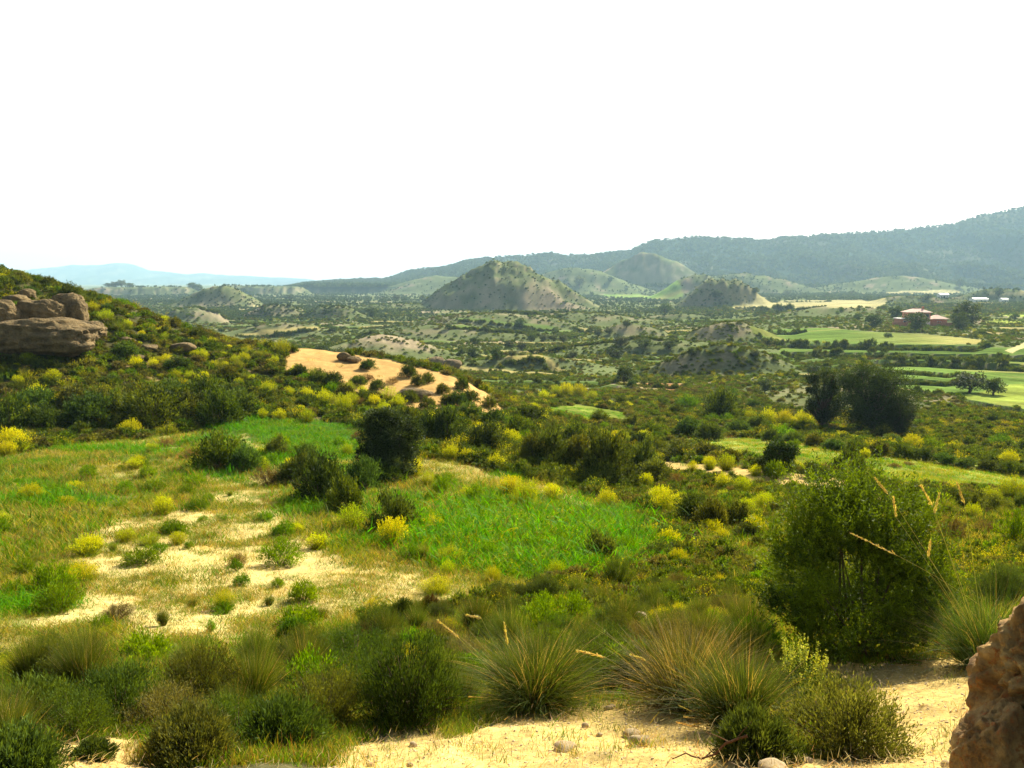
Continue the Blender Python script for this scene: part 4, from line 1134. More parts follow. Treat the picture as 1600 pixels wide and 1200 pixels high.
# --- dark bushes that stand out
batch('shrub', [(140,674,103,66),(70,684,90,53),(240,677,125,69),(300,664,103,56),(345,668,90,61),(190,664,75,51),(18,684,90,64),(215,650,97,51),(270,640,97,51),(320,640,86,51),(120,648,86,46),(60,650,86,46),(160,640,64,38),(375,650,75,46),(345,738,99,64),(385,742,64,51),(505,790,112,87),(462,762,77,58),
 (540,806,75,64),(620,842,99,84),(566,770,82,66),(596,760,75,51),(700,694,79,64),(668,690,54,51),(760,708,82,53),(862,738,90,76),(905,744,90,74),(950,764,112,102),(1002,744,69,69),
 (832,734,69,64),(1068,720,79,35),(1105,720,69,33),(1140,726,47,28),(1126,660,66,56),(1108,690,54,33),(1075,684,58,35),(1112,834,79,64),(1078,822,64,56),(1150,826,60,51),(985,672,43,28),
 (480,734,54,46),(430,716,47,38),(1322,728,28,28),(1340,740,32,33),(1310,738,28,28),(1330,722,25,30),(1220,742,60,43),(1185,742,43,33),(1270,748,43,30),(735,660,54,35),(770,672,58,38),(810,690,54,43),
 (1000,704,47,33),(1030,712,47,30),(900,696,54,38),(860,690,49,35),(930,712,64,46),(640,672,47,38),(715,640,43,33),(1280,752,43,28),(940,885,69,61),(880,880,43,30),(965,925,64,56)])
batch('shrub', [(1205,690,40,24),(1240,694,44,24),(1272,700,46,26),(1304,706,46,24),(1338,712,48,28),(1372,716,50,30),(1408,718,50,28),(1442,722,48,24),(1476,728,48,24),(1510,734,46,22),(1545,738,46,22),(1580,744,50,24),(1612,748,50,24)], desc='hedge bush behind the long grass strip')
batch('shrub', [(1350,768,44,22),(1384,776,48,26),(1420,782,52,28),(1455,790,54,30),(1490,794,56,32),(1528,798,56,34),(1562,806,56,34),(1400,792,44,28),(1440,806,50,34),(1600,800,50,34)], desc='hedge bush in front of the grass strip')
batch('shrub', [(546,562,22,18),(575,580,34,20),(638,592,34,24),(652,604,28,20),(668,600,24,18),(692,618,32,20),(722,612,28,24),(747,607,20,18),(700,636,36,22),(500,604,44,28),(522,608,40,28),
 (470,592,34,24),(560,606,36,20),(590,612,34,20),(640,632,38,22),(670,640,34,22),(735,632,36,24),(765,640,30,22),(448,548,16,12),(458,552,22,14)], ymin=30, ymax=110)
batch('brown', [(575,596,26,14),(612,602,24,12),(655,618,24,12),(715,602,14,8),(420,760,60,38),(300,720,46,26),(260,700,36,20),(1398,732,24,10),(1420,728,20,8),(1358,748,26,12),(1060,760,40,24),(985,790,50,22),(1290,736,26,18),(560,690,36,20),(1485,848,60,50),(1440,842,60,40),(1540,840,56,30)])
batch('herb', [(440,700,40,24),(470,712,40,22),(530,700,36,20),(270,838,60,30),(370,894,24,22),(195,772,40,22),(115,902,36,26),(160,990,50,36),(330,990,22,22),(460,1000,60,36),(740,790,50,34),
 (690,772,34,30),(980,870,50,36),(1075,640,40,26),(1590,862,84,70),(1520,720,20,10),(1210,752,46,40),(830,870,60,34),(640,880,50,28),(40,900,46,30),(20,940,60,34),(1240,700,26,16),(900,880,50,34),(765,880,50,36)])

# --- bushes without a fixed place: spread over the slopes as thickly as the photograph shows
PLACED = [tuple(o.location)[:2] for o, *_ in TODO]
def fill(kind, n, poly, wm, ymin, ymax, seed, gap=.8, **kw):
    gg = np.random.default_rng(seed)
    rx, ry = region(poly, ymin, ymax)
    cnt = 0; mok = kw.pop('mok', False); px = np.array([p[0] for p in PLACED]); py = np.array([p[1] for p in PLACED])
    xs = gg.random(n * 14) * (rx.max() - rx.min()) + rx.min(); ys = gg.random(n * 14) * (ry.max() - ry.min()) + ry.min()
    ins = inside((rx, ry), xs, ys); k = classes(xs, ys)
    bad = k['ridge'] | k['track'] | k['strip'] | k['small_field'] | k['sand_front'] | k['sand_left'] | k['sand_spot'] | (k['meadow'] & (not mok))
    zs = ground_z(xs, ys); cur = []
    for x, y, z, i_, b in zip(xs, ys, zs, ins, bad):
        if cnt >= n: break
        if not i_ or b: continue
        wid = wm[0] + (wm[1] - wm[0]) * gg.random() ** 1.4
        if np.min((px - x) ** 2 + (py - y) ** 2) < (gap * wid * .5) ** 2: continue
        if cur and min((a - x) ** 2 + (c - y) ** 2 for a, c in cur) < (gap * wid) ** 2: continue
        s = z / y; v = (s * CP + SP) / (CP - s * SP); pyx = 600 - F * v; pxx = 800 + F * (x / y) * (CP + v * SP)
        if pxx < -60 or pxx > 1660 or pyx > 1290: continue
        plant(kind, pxx, pyx, wid * F / y, wid * F / y * (.42 + .25 * gg.random()) * (1.25 if kind in ('tussock',) else 1), xyz=(x, y, z), moved=False, **kw)
        cur.append((x, y)); cnt += 1
    PLACED.extend(cur)

HILL = [(-60, 428), (60, 440), (160, 465), (240, 492), (320, 528), (400, 550), (470, 575), (560, 612), (620, 650), (500, 662), (380, 655), (240, 672), (100, 690), (-60, 710)]
fill('shrub', 60, HILL, (1.2, 3.0), 44, 84, 61, .75)
fill('brown', 14, HILL, (.7, 1.6), 44, 84, 62, .7)
fill('broom', 60, HILL, (.6, 1.3), 44, 84, 63, .7)
fill('tussock', 60, HILL, (.8, 1.8), 44, 84, 64, .6)
fill('herb', 40, HILL, (1.0, 2.2), 44, 84, 65, .6)
MIDR = [(650, 640), (800, 655), (850, 600), (1000, 610), (1150, 640), (1300, 670), (1640, 700), (1640, 735), (1300, 700), (1050, 690), (1060, 725), (1000, 790), (900, 770), (800, 740), (680, 700)]
fill('shrub', 38, MIDR, (1.4, 3.8), 38, 130, 66, .7)
fill('broom', 52, MIDR, (.8, 1.7), 38, 130, 67, .7)
fill('brown', 10, MIDR, (1., 2.6), 38, 130, 68, .7)
fill('herb', 26, MIDR, (1., 2.8), 38, 130, 69, .7)
BACK = [(820, 590), (1000, 575), (1200, 600), (1260, 660), (1420, 620), (1640, 660), (1640, 700), (1300, 668), (1150, 640), (1000, 610)]
fill('shrub', 22, BACK, (1.5, 3.4), 80, 170, 70, .7)
NEARR = [(960, 790), (1200, 760), (1240, 860), (1210, 960), (1150, 1080), (900, 960), (1020, 880)]
fill('shrub', 14, NEARR, (.5, 1.3), 7, 40, 71, .55); fill('tussock', 16, NEARR, (.5, 1.0), 7, 40, 72, .55); fill('brown', 8, NEARR, (.5, 1.0), 7, 40, 73, .6); fill('broom', 14, NEARR, (.5, .9), 7, 40, 76, .6); fill('herb', 8, NEARR, (.5, .9), 7, 40, 77, .6)
BELT = [(-60, 1010), (200, 1030), (430, 1030), (600, 965), (750, 925), (900, 930), (1010, 900), (1180, 900), (1200, 1050), (1000, 1090), (720, 1125), (590, 1130), (470, 1180), (230, 1190), (-60, 1190)]
fill('shrub', 56, BELT, (.45, 1.05), 4, 16, 74, .55); fill('tussock', 46, BELT, (.4, .9), 4, 16, 75, .5); fill('brown', 16, BELT, (.45, .9), 4, 16, 78, .5); fill('herb', 22, BELT, (.45, 1.0), 4, 16, 79, .5); fill('broom', 22, BELT, (.3, .6), 4, 16, 80, .5)
RIGHTN = [(1440, 800), (1640, 790), (1640, 960), (1510, 940), (1490, 860)]
fill('shrub', 8, RIGHTN, (.6, 1.3), 7, 40, 81, .6); fill('tussock', 10, RIGHTN, (.5, 1.1), 7, 40, 82, .5)
MEAD = [(-40, 730), (250, 690), (560, 720), (860, 790), (1000, 830), (860, 900), (600, 940), (430, 1000), (-40, 1020)]
gsave = classes
fill('herb', 90, MEAD, (.35, 1.2), 12, 50, 83, .8, mok=True); fill('tussock', 46, MEAD, (.3, .7), 12, 50, 84, .8, mok=True); fill('broom', 36, MEAD, (.4, .9), 12, 50, 85, .8, mok=True); fill('brown', 12, MEAD, (.4, .8), 12, 50, 86, .8, mok=True)

# --- trees down in the valley
batch('tree', [(580,496,16,14),(452,468,15,7),(742,540,14,12),(795,545,14,12),(740,560,16,14),(776,564,18,18),(722,556,12,10),(812,516,14,13),(831,534,13,12),(849,534,12,11),(815,548,15,13),(880,536,13,11),(935,528,14,12),
 (970,543,22,14),(1008,547,24,14),(1045,549,24,13),(963,562,24,16),(979,514,12,12),(1039,490,16,14),(905,452,16,16),(925,464,8,7),(954,442,8,8),(952,524,12,10),(865,534,14,10),(800,560,12,10),(760,520,12,9),(700,516,10,8),
 (975,600,24,24),(1195,614,20,20),(1365,513,22,20),(1430,519,30,28),(1400,499,18,18),(1498,516,24,26),(1340,500,12,9),(1388,528,12,7),(1560,468,14,12),(1500,450,12,12),(1530,449,14,8),(1585,500,12,9),(1270,590,20,16),
 (1120,470,14,12),(1180,560,14,10),(1080,560,16,12),(895,560,14,11),(620,470,12,9),(660,470,10,8),(520,520,12,9),(400,512,10,8),(1450,470,12,8),(1290,465,12,7),(1230,462,12,8),(1180,460,12,8),(1330,462,10,7)], ymin=90, ymax=2500)
plant('tree', 1510, 507, 36, 36, Y=380, label='tallest broad tree standing right beside the brick house')
plant('tree', 505, 545, 30, 26, Y=235, label='wide dark tree at the left foot of the eroded mound')
plant('tree', 532, 546, 28, 22, Y=232, label='olive green tree just behind the top of the sandy ridge')
plant('tree', 1515, 616, 48, 30, Y=150, label='dark brown green tree standing in the green terraced plots')
plant('tree', 1552, 618, 34, 24, Y=146, label='lower pale tree beside the dark one in the green terraces')
for i, X_ in enumerate([170, 180, 190, 203, 300, 308, 318, 326, 345, 358, 368, 380, 388]):
    plant('tree', X_, 446, 14, 6 + (i % 3) * 2, Y=1700, desc='far dark tree on the flat mesa top')

# --- pine pair and the lone dense tree
def big_tree(name, cat, label, X_, base_y, Y, w, h, seed, ncl, per, leafL, leafW, c0, c1, base=.08, tilt=(0, 0), flat=.8):
    q = P3(X_, base_y, Y); z = float(ground_z(np.array([q[0]]), np.array([q[1]]))[0])
    hh = h / F * Y; cr, tk, wd = tree_meshes(seed, 1, w / h, ncl, per, leafL, leafW, c0, c1, base=base, tilt=tilt, flat=flat)
    o = link(name, None, loc=(q[0], q[1], z - .1), sc=hh, label=label, category=cat)
    link('crown', pmesh(name + '_crown', cr, M_LEAF), parent=o)
    tr = link('trunk', pmesh(name + '_trunk', tk, M_WOOD), parent=o)
    link('limbs', pmesh(name + '_limbs', wd, M_WOOD), parent=tr)
    return o
big_tree('oak_tree', 'tree', 'lone dense dark tree with a silvery top in the middle of the meadow edge', 606, 752, 36, 92, 112, 601, 130, 210, .045, .018, (.022, .034, .014), (.075, .10, .045), .06, (.03, 0))
big_tree('pine_tree', 'tree', 'broad dark pine forming the larger right one of the dark pair', 1362, 692, 88, 112, 108, 602, 150, 230, .034, .010, (.020, .034, .012), (.045, .07, .024), .05)
big_tree('pine_tree', 'tree', 'narrower dark pine on the left of the broad one', 1284, 684, 92, 54, 96, 603, 90, 200, .034, .010, (.020, .034, .012), (.045, .07, .024), .05)
big_tree('pine_tree', 'tree', 'low dark pine leaning against the right side of the broad one', 1404, 694, 84, 46, 66, 604, 80, 190, .034, .010, (.020, .034, .012), (.045, .065, .024), .05)
big_tree('almond_tree', 'tree', 'small dark open tree standing above a grey green bush beside the track', 1216, 742, 42, 50, 58, 605, 46, 120, .06, .03, (.025, .045, .014), (.06, .10, .03), .3)

# --- the big juniper close to us
def juniper():
    g = np.random.default_rng(9); Y = 8.6
    q = [float(a[0]) for a in cast([1345], [1040], 2.5, 60)]; Y = q[1] + .7; q[0] *= Y / q[1]; q[1] = Y; z = float(ground_z(np.array([q[0]]), np.array([Y]))[0])
    wr = 290 / 2 / F * Y; H = 282 / F * Y
    n = 260
    d = norm(g.normal(size=(n, 3)) * [1, 1, .9] + [0, 0, .25])
    lb = norm(g.normal(size=(9, 3)) + [0, 0, .5]); ls = .55 + .62 * g.random(9); ww = np.exp((d @ lb.T - 1) * 9); lump = (ww * ls).sum(1) / ww.sum(1) + .12
    ctr = np.array([0, 0, H * .5]); rr = (.45 + .55 * g.random(n) ** .5) * lump
    C_ = ctr + d * rr[:, None] * np.array([wr * .93, wr * .8, H * .52]); C_[:, 2] = np.maximum(C_[:, 2], .08 + .1 * g.random(n)); C_[200:, 2] = .1 + .3 * H * g.random(n - 200); th_ = g.random(n - 200) * 6.283; C_[200:, 0] = np.cos(th_) * wr * .66 * (.7 + .3 * g.random(n - 200)); C_[200:, 1] = np.sin(th_) * wr * .6; C_[:200, 2] *= 1 - .30 * np.clip(C_[:200, 0] / wr, -.15, 1) * (C_[:200, 2] > .35 * H); C_[:200, :2] *= (1 + .9 * np.clip(.45 - C_[:200, 2] / H, 0, .45))[:, None]
    P, D, c = [], [], []
    per_sprig, sprigs = 30, 16
    for i in range(n):
        sh = g.random() ** 1.3
        for k in range(sprigs):
            ax = norm(d[i] * .55 + np.array([0, 0, .8]) + g.normal(size=3) * .38)
            b = C_[i] + g.normal(size=3) * .075; L = (.16 + .20 * g.random()) * (1 + .7 * (C_[i, 2] > H * .7))
            s = g.random(per_sprig)
            pp = b + ax * (L * s)[:, None] + g.normal(size=(per_sprig, 3)) * .010
            P.append(pp); D.append(ax * .8 + g.normal(size=(per_sprig, 3)) * .5)
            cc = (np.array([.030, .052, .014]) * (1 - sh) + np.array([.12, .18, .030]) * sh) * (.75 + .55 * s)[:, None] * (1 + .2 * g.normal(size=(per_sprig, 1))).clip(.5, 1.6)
            c.append(cc)
    P, D, c = map(np.concatenate, (P, D, c))
    o = link('juniper_bush', None, loc=(q[0], q[1], z), label='largest dark green juniper bush standing close by at the right', category='bush')
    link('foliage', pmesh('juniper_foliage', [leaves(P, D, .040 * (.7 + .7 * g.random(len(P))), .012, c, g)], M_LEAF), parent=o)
    wood = []
    for i in range(0, n, 16):
        b = np.array([g.normal() * .10, g.normal() * .1, -.05]); m = (b + C_[i]) / 2 + g.normal(size=3) * .12 - [0, 0, .05]
        s = np.linspace(0, 1, 7)[:, None]
        wood.append(tube((1 - s) ** 2 * b + 2 * s * (1 - s) * m + s * s * C_[i], np.linspace(.026, .004, 7), (.10, .08, .055), 5))
    link('branches', pmesh('juniper_branches', wood, M_WOOD), parent=o)
juniper()

# --- the plants right in front of us
def stalk(parent, tip, head, foot, Y, Yf=None, head_r=.005, col=(.48, .41, .20)):
    """a dry grass stem with a narrow seed head, growing out of the tussock"""
    L0 = np.array(parent.location)
    Y = L0[1] + (Y - 5) * .25
    a, b, c = P3(*foot, L0[1]), P3(*head, Y), P3(*tip, Y)
    s = np.linspace(0, 1, 9)[:, None]; m = (a + b) / 2 + [0, 0, .03 * np.linalg.norm(b - a)]
    pts = (1 - s) ** 2 * a + 2 * s * (1 - s) * m + s * s * b
    stem = tube(pts - L0, np.linspace(.0022, .0014, 9), (.36, .36, .14), 4)
    gg = np.random.default_rng(int(abs(tip[0] * 7 + tip[1]))); n = 150; u = gg.random(n)
    ax = norm(c - b); P = b + (c - b) * u[:, None] - L0 + gg.normal(size=(n, 3)) * head_r * (1.1 - u)[:, None]
    hd = leaves(P, ax * 1.6 + gg.normal(size=(n, 3)) * .35, .03, .005, jit(col, n, gg, .2), gg)
    st = link('seed_stalk', pmesh('stalk_stem', [stem], M_GRASS), parent=parent)
    link('seed_head', pmesh('stalk_head', [hd, tube(np.array([b, c]) - L0, .002, (.45, .38, .18), 3)], M_GRASS), parent=st)

def front_tussock(X_, by, Y, w, h, seed, label, dead=.08, c0=(.035, .055, .015), c1=(.08, .105, .028), n=4200, dry=False, wd=.0040):
    q = [float(a[0]) for a in cast([X_], [by], 2.5, 60)]; Y = q[1] + .33 * w / F * q[1]; q[0] *= Y / q[1]; q[1] = Y; z = float(ground_z(np.array([q[0]]), np.array([Y]))[0])
    L = h / F * Y * 1.08
    o = link('grass_tussock', None, loc=(q[0], q[1], z - .01), label=label, category='grass')
    link('blades', pmesh('front_blades', tussock(seed, n, L, wd, c0, c1, dead, .62 * w / h / 1.5, .55, 5, .10 * w / F * Y), M_GRASS), parent=o)
    dd = tussock(seed + 50, 260, L * .5, .004, (.26, .22, .15), (.40, .36, .27), 1, 1.3, .7, 4, .08 * w / F * Y)
    link('dead_blades', pmesh('front_dead_blades', dd, M_GRASS), parent=o)
    return o
tA = front_tussock(835, 1122, 4.9, 240, 160, 701, 'wide green grass tussock with grey dead base right in front, centre')
tB = front_tussock(1080, 1128, 4.8, 235, 185, 702, 'reddish brown and green grass tussock in front, right of centre', .2, (.045, .045, .016), (.105, .10, .035))
tC = front_tussock(1160, 1150, 4.5, 150, 170, 703, 'dark green tussock overlapping the right side of the reddish one', .08, (.03, .048, .014), (.075, .10, .03))
tE = front_tussock(1540, 1056, 6.3, 230, 170, 704, 'green grass tussock with long seed stalks behind the corner rock', .1, (.045, .075, .022), (.11, .15, .04), n=2600)
stalk(tA, (686, 971), (718, 998), (810, 1100), 4.8); stalk(tA, (788, 975), (793, 1008), (822, 1100), 4.8); stalk(tA, (732, 962), (752, 966), (815, 1100), 4.9, head_r=.003)
stalk(tB, (904, 1017), (946, 1027), (1060, 1110), 4.7); stalk(tB, (988, 1024), (1010, 1032), (1075, 1110), 4.7, head_r=.003)
stalk(tE, (1330, 833), (1402, 868), (1530, 945), 3.4); stalk(tE, (1368, 748), (1387, 771), (1520, 985), 3.4); stalk(tE, (1440, 760), (1457, 790), (1522, 990), 3.4)
stalk(tE, (1468, 772), (1459, 802), (1528, 990), 3.4); stalk(tE, (1496, 756), (1507, 788), (1535, 990), 3.4); stalk(tE, (1454, 846), (1450, 870), (1525, 990), 3.4)
stalk(tE, (1396, 778), (1400, 808), (1518, 990), 3.4)

def front_bush(X_, by, Y, w, h, seed, label, c0, c1, name='leafy_bush', n_st=220, per=62, leafL=.034, leafW=.0062, twig=BARK, up=.7, H=.9, dens=1.0, tip=None, lobes=9):
    q = [float(a[0]) for a in cast([X_], [by], 2.5, 60)]; Y = q[1] + .33 * w / F * q[1]; q[0] *= Y / q[1]; q[1] = Y; z = float(ground_z(np.array([q[0]]), np.array([Y]))[0])
    r = w / 2 / F * Y; hh = h / F * Y / H * .95
    p, f, t = shrub(seed, n_st, per, H, leafL / r, leafW / r, c0, c1, lobes, up, tip)
    o = link(name, None, loc=(q[0], q[1], z - .02), sc=(r, r, hh), label=label, category='bush')
    link('foliage', pmesh(name + '_leaves', p, M_LEAF), parent=o)
    link('twigs', pmesh(name + '_twigs', [(v, qq, np.tile(twig, (len(v), 1))) for v, qq, c in t], M_WOOD), parent=o)
    if f: link('flowers', pmesh(name + '_flowers', f, M_LEAF), parent=o, kind='stuff')
    return o
G0, G1 = (.028, .046, .014), (.10, .135, .034)
front_bush(640, 1143, 5.0, 215, 160, 711, 'feathery green bush with dark bare twigs at its foot, left of front tussock', G0, G1)
front_bush(1325, 1192, 4.3, 250, 135, 712, 'fine olive green bush spreading on the sand before the corner rock', (.055, .065, .02), (.16, .17, .055), n_st=260, leafL=.026)
front_bush(440, 1185, 5.0, 210, 120, 713, 'low green bush in front, left of the feathery bush', G0, (.09, .13, .035))
front_bush(300, 1196, 5.2, 190, 105, 714, 'olive bush with dry tips at the bottom edge beside the sand spot', (.05, .06, .02), (.15, .15, .05))
front_bush(60, 1150, 5.4, 190, 110, 715, 'dark green bush at the lower left corner', G0, (.08, .12, .03))
front_bush(180, 1135, 5.8, 190, 105, 716, 'dark green bush behind the small sand spot', G0, (.085, .12, .03))
front_bush(20, 1230, 4.4, 190, 110, 717, 'green bush cut by the bottom left corner', G0, (.10, .14, .04))
front_bush(140, 1192, 4.9, 76, 34, 718, 'tiny dark bush between the two small sand spots', G0, (.07, .10, .03), n_st=160, per=60)
front_bush(1180, 1196, 4.3, 150, 90, 719, 'dark tangled bush with bare branch beside the olive front bush', (.03, .045, .015), (.08, .10, .03))
front_bush(1010, 1085, 5.6, 150, 100, 720, 'green bush filling the gap between the front tussocks', G0, G1)
front_bush(940, 1060, 6.2, 150, 90, 721, 'dark green bush behind the gap of the front tussocks', G0, (.09, .13, .035))
front_bush(700, 1130, 5.3, 60, 60, 722, 'thin olive herb standing alone on the sand edge', (.10, .10, .04), (.24, .23, .09), n_st=50, per=40)
front_bush(672, 966, 12.0, 42, 36, 723, 'dark brown round bush at the edge of the bare sand', (.03, .018, .010), (.06, .035, .02), name='brown_bush', n_st=220, per=60, leafL=.04)
front_bush(628, 978, 11.6, 44, 44, 724, 'dark green bush left of the dark brown round bush', G0, (.06, .09, .025), n_st=200, per=60)
front_bush(455, 1003, 10.5, 62, 40, 725, 'bright green low bush on the near edge of the bare sand', (.05, .10, .02), (.12, .21, .04), n_st=200, per=60)

def spike_bush():
    g = np.random.default_rng(12); Y = 5.6
    q = [float(a[0]) for a in cast([1243], [1098], 2.5, 60)]; Y = q[1]; z = q[2]
    r = 52 / F * Y; H = 118 / F * Y; n = 62
    o = link('spike_flower_bush', None, loc=(q[0], q[1], z), label='upright bush with beaded yellow green flower spikes at the foot of the juniper', category='bush')
    th = g.random(n) * 6.28; rr = np.sqrt(g.random(n)) * r
    foot = np.stack([np.cos(th) * rr * .4, np.sin(th) * rr * .4, np.zeros(n)], 1); top = np.stack([np.cos(th) * rr, np.sin(th) * rr, H * (1.05 - .28 * (rr / r) ** 2) * (.75 + .25 * g.random(n))], 1)
    st, lf, fl = [], [], []
    for i in range(n):
        s = np.linspace(0, 1, 6)[:, None]; pts = foot[i] + (top[i] - foot[i]) * s + np.array([0, 0, .02]) * np.sin(s * 3)
        st.append(tube(pts, np.linspace(.003, .0012, 6), (.16, .20, .06), 4))
        k = 80; u = g.random(k) * .75; P = foot[i] + (top[i] - foot[i]) * u[:, None]
        lf.append(leaves(P, g.normal(size=(k, 3)) + [0, 0, .8], .028, .006, jit((.07, .12, .025), k, g, .25), g))
        k = 46; u = .5 + .5 * g.random(k); P = foot[i] + (top[i] - foot[i]) * u[:, None] + g.normal(size=(k, 3)) * .005
        fl.append(leaves(P, g.normal(size=(k, 3)), .014, .011, jit((.50, .52, .14), k, g, .2), g))
    link('stems', pmesh('spike_stems', st, M_GRASS), parent=o); link('leaves', pmesh('spike_leaves', lf, M_LEAF), parent=o); link('flowers', pmesh('spike_flowers', fl, M_LEAF), parent=o, kind='stuff')
spike_bush()

def branch(label, pix, Y, r0, kids):
    pts = np.array([P3(a, b, Y) for a, b in pix]); L0 = pts[0].copy()
    for i, p in enumerate(pts):
        pts[i, 2] = max(p[2], float(ground_z(np.array([p[0]]), np.array([p[1]]))[0]) + r0)
    o = link('bare_branch', None, loc=L0, label=label, category='branch')
    fine = np.array([np.interp(np.linspace(0, len(pts) - 1, 26), range(len(pts)), pts[:, k]) for k in range(3)]).T
    fine += fbm(np.arange(26) / 3.0, np.arange(26) * 0 + 2.0, 3, 8)[:, None] * .006
    link('stick', pmesh('stick', [tube(fine - L0, np.linspace(r0, r0 * .4, 26), (.10, .06, .035), 6)], M_WOOD), parent=o)
    for a, b, dx, dz in kids:
        c = P3(a, b, Y); s = np.linspace(0, 1, 5)[:, None]; e = c + [dx, .05, dz]
        link('side_twig', pmesh('side_twig', [tube(c + (e - c) * s + np.array([0, 0, .02]) * s * (1 - s) - L0, np.linspace(r0 * .5, r0 * .2, 5), (.10, .06, .035), 5)], M_WOOD), parent=o)
branch('crooked bare dark branch lying on the sand below the dark tangled bush', [(1168, 1150), (1135, 1160), (1118, 1178), (1095, 1186), (1072, 1176), (1050, 1186)], 4.05, .008, [(1140, 1160, -.12, .03), (1100, 1185, .09, .04), (1150, 1156, .10, .08)])

# ------------------------------------------------------------------ rocks
ROCKS = {}
def rock(name, label, X_, by, w, h, seed, Y=None, dr=.8, sub=4, planes=11, rough=.12, fine=.02, mat=None, sink=.12, cat='rock', rz=0, soft=.2, smooth=True, boxy=0, strata=0):
    if Y is None: x, y, z = [float(a[0]) for a in cast([X_], [by])]
    else: q = P3(X_, by, Y); x, y = q[0], q[1]; z = float(ground_z(np.array([x]), np.array([y]))[0])
    rx, rz_ = w / 2 / F * y, h / 2 / F * y
    v, f = rock_verts(seed, sub, planes, rough, (1, 1, 1), fine, soft, boxy, strata)
    v = v / np.abs(v).max(0)
    v = v * [rx, rx * dr, rz_ * (1 + sink)]
    me = mesh_from(name, v, tris=f, mats=[mat or M_ROCK], smooth=smooth)
    o = link(name, me, loc=(x, y, z + rz_ * (1 - sink)), rz=rz, label=label, category=cat)
    return o
OUT = [('long overhanging sandstone slab forming the base of the outcrop', 62, 553, 205, 60, 801, .5), ('low stepped ledge at the right tip of the outcrop', 140, 531, 56, 30, 802, .8),
 ('massive block resting on the left of the outcrop slab', 62, 512, 84, 46, 803, .6), ('small round stone on the very top of the outcrop', 43, 468, 26, 17, 804, .8),
 ('arched boulder with rounded back at the top right of the outcrop', 107, 487, 50, 30, 805, .8), ('upright pillar shaped boulder at the right of the outcrop', 121, 513, 36, 48, 806, .8),
 ('round cheeked boulder between the block and the pillar', 92, 510, 34, 36, 807, .8), ('flat pale stone at the left on the outcrop top', 26, 476, 38, 16, 808, .8),
 ('wide boulder cut by the left edge behind the outcrop slab', -8, 512, 90, 44, 809, .6)]
for i, (lb, X_, by, w, h, sd, dr) in enumerate(OUT): rock('boulder', lb, X_, by, w, h, sd, None, dr, 5 if w > 45 else 4, 13, .3, .05, cat='boulder', boxy=3.2, strata=.07)
for lb, X_, by, w, h, sd in [('thin flat stone lying right of the outcrop tip', 198, 535, 28, 9, 811), ('pale flat stone below the thin one on the slope', 236, 548, 32, 11, 812),
  ('dark ledge of rock jutting from the hillside above the yellow bushes', 284, 550, 46, 17, 813), ('cracked stone pair member on the left of the sandy ridge', 538, 564, 24, 14, 814), ('low stone beside the cracked one on the ridge', 552, 566, 26, 10, 815),
  ('broad flat rock perched on the crest of the sandy ridge', 678, 571, 34, 15, 816), ('brown rock right behind the flat crest rock', 704, 576, 36, 14, 817), ('orange layered slab on the near flank of the sandy ridge', 648, 622, 62, 18, 818),
  ('small grey stone on the hillside near the first sand patch', 262, 536, 16, 6, 819), ('pale stone among yellow bushes on the lower hillside', 213, 562, 26, 8, 820)]:
    rock('rock', lb, X_, by, w, h, sd)
rock('boulder', 'rough orange brown rock filling the bottom right corner', 1676, 1335, 440, 420, 831, 3.15, .75, 6, 9, .22, .09, M_ROCK_NEAR, .05, 'boulder', .25, .03, True, 0, .0)
rock('boulder', 'smaller pitted rock leaning at the foot of the corner rock', 1545, 1275, 150, 170, 832, 3.0, .8, 5, 9, .2, .05, M_ROCK_NEAR, .05, 'boulder', .2, .12)
rock('rock', 'reddish brown rock showing behind the corner rock at the right edge', 1590, 990, 130, 110, 833, 4.9, .8, 5, 9, .25, .06, M_ROCK, .1)
for lb, X_, by, w, h, sd, Y in [('flat pale stone lying upper right on the front sand', 985, 1150, 34, 12, 841, None), ('flat stone with dark underside below the upper pale one', 1000, 1163, 40, 16, 842, None),
  ('thin brown stone plate sunk in the front sand', 882, 1172, 44, 12, 843, None), ('pale stone at the bottom edge beside the dark tangled bush', 1208, 1205, 50, 18, 844, None), ('small reddish stone between the two front tussocks', 950, 1108, 14, 7, 845, None),
  ('tiny white stone at the base of the wide front tussock', 956, 1106, 12, 6, 846, None), ('angular stone chip on the corner rock shoulder', 1510, 984, 26, 12, 847, 4.3), ('long pale stone chip left of the corner rock', 1490, 1022, 18, 14, 848, 3.8),
  ('weathered pinkish stone among dark bushes beyond the tussocks', 999, 972, 24, 18, 849, None), ('brown clod on the left of the front sand', 915, 1136, 14, 8, 850, None), ('small stone left of the wide front tussock', 645, 1166, 16, 8, 851, None),
  ('brown stone on sand right of the plate', 936, 1150, 12, 6, 852, None), ('small stone near the olive front bush', 1262, 1192, 18, 10, 853, None), ('brown stone at the bottom edge of the front sand', 640, 1198, 14, 8, 854, None), ('flat clod at the bottom edge left of centre', 580, 1197, 16, 7, 855, None)]:
    rock('rock', lb, X_, by, w, h, sd, Y, .8, 3, 8, .12, .03, M_STONE, .3, 'stone')

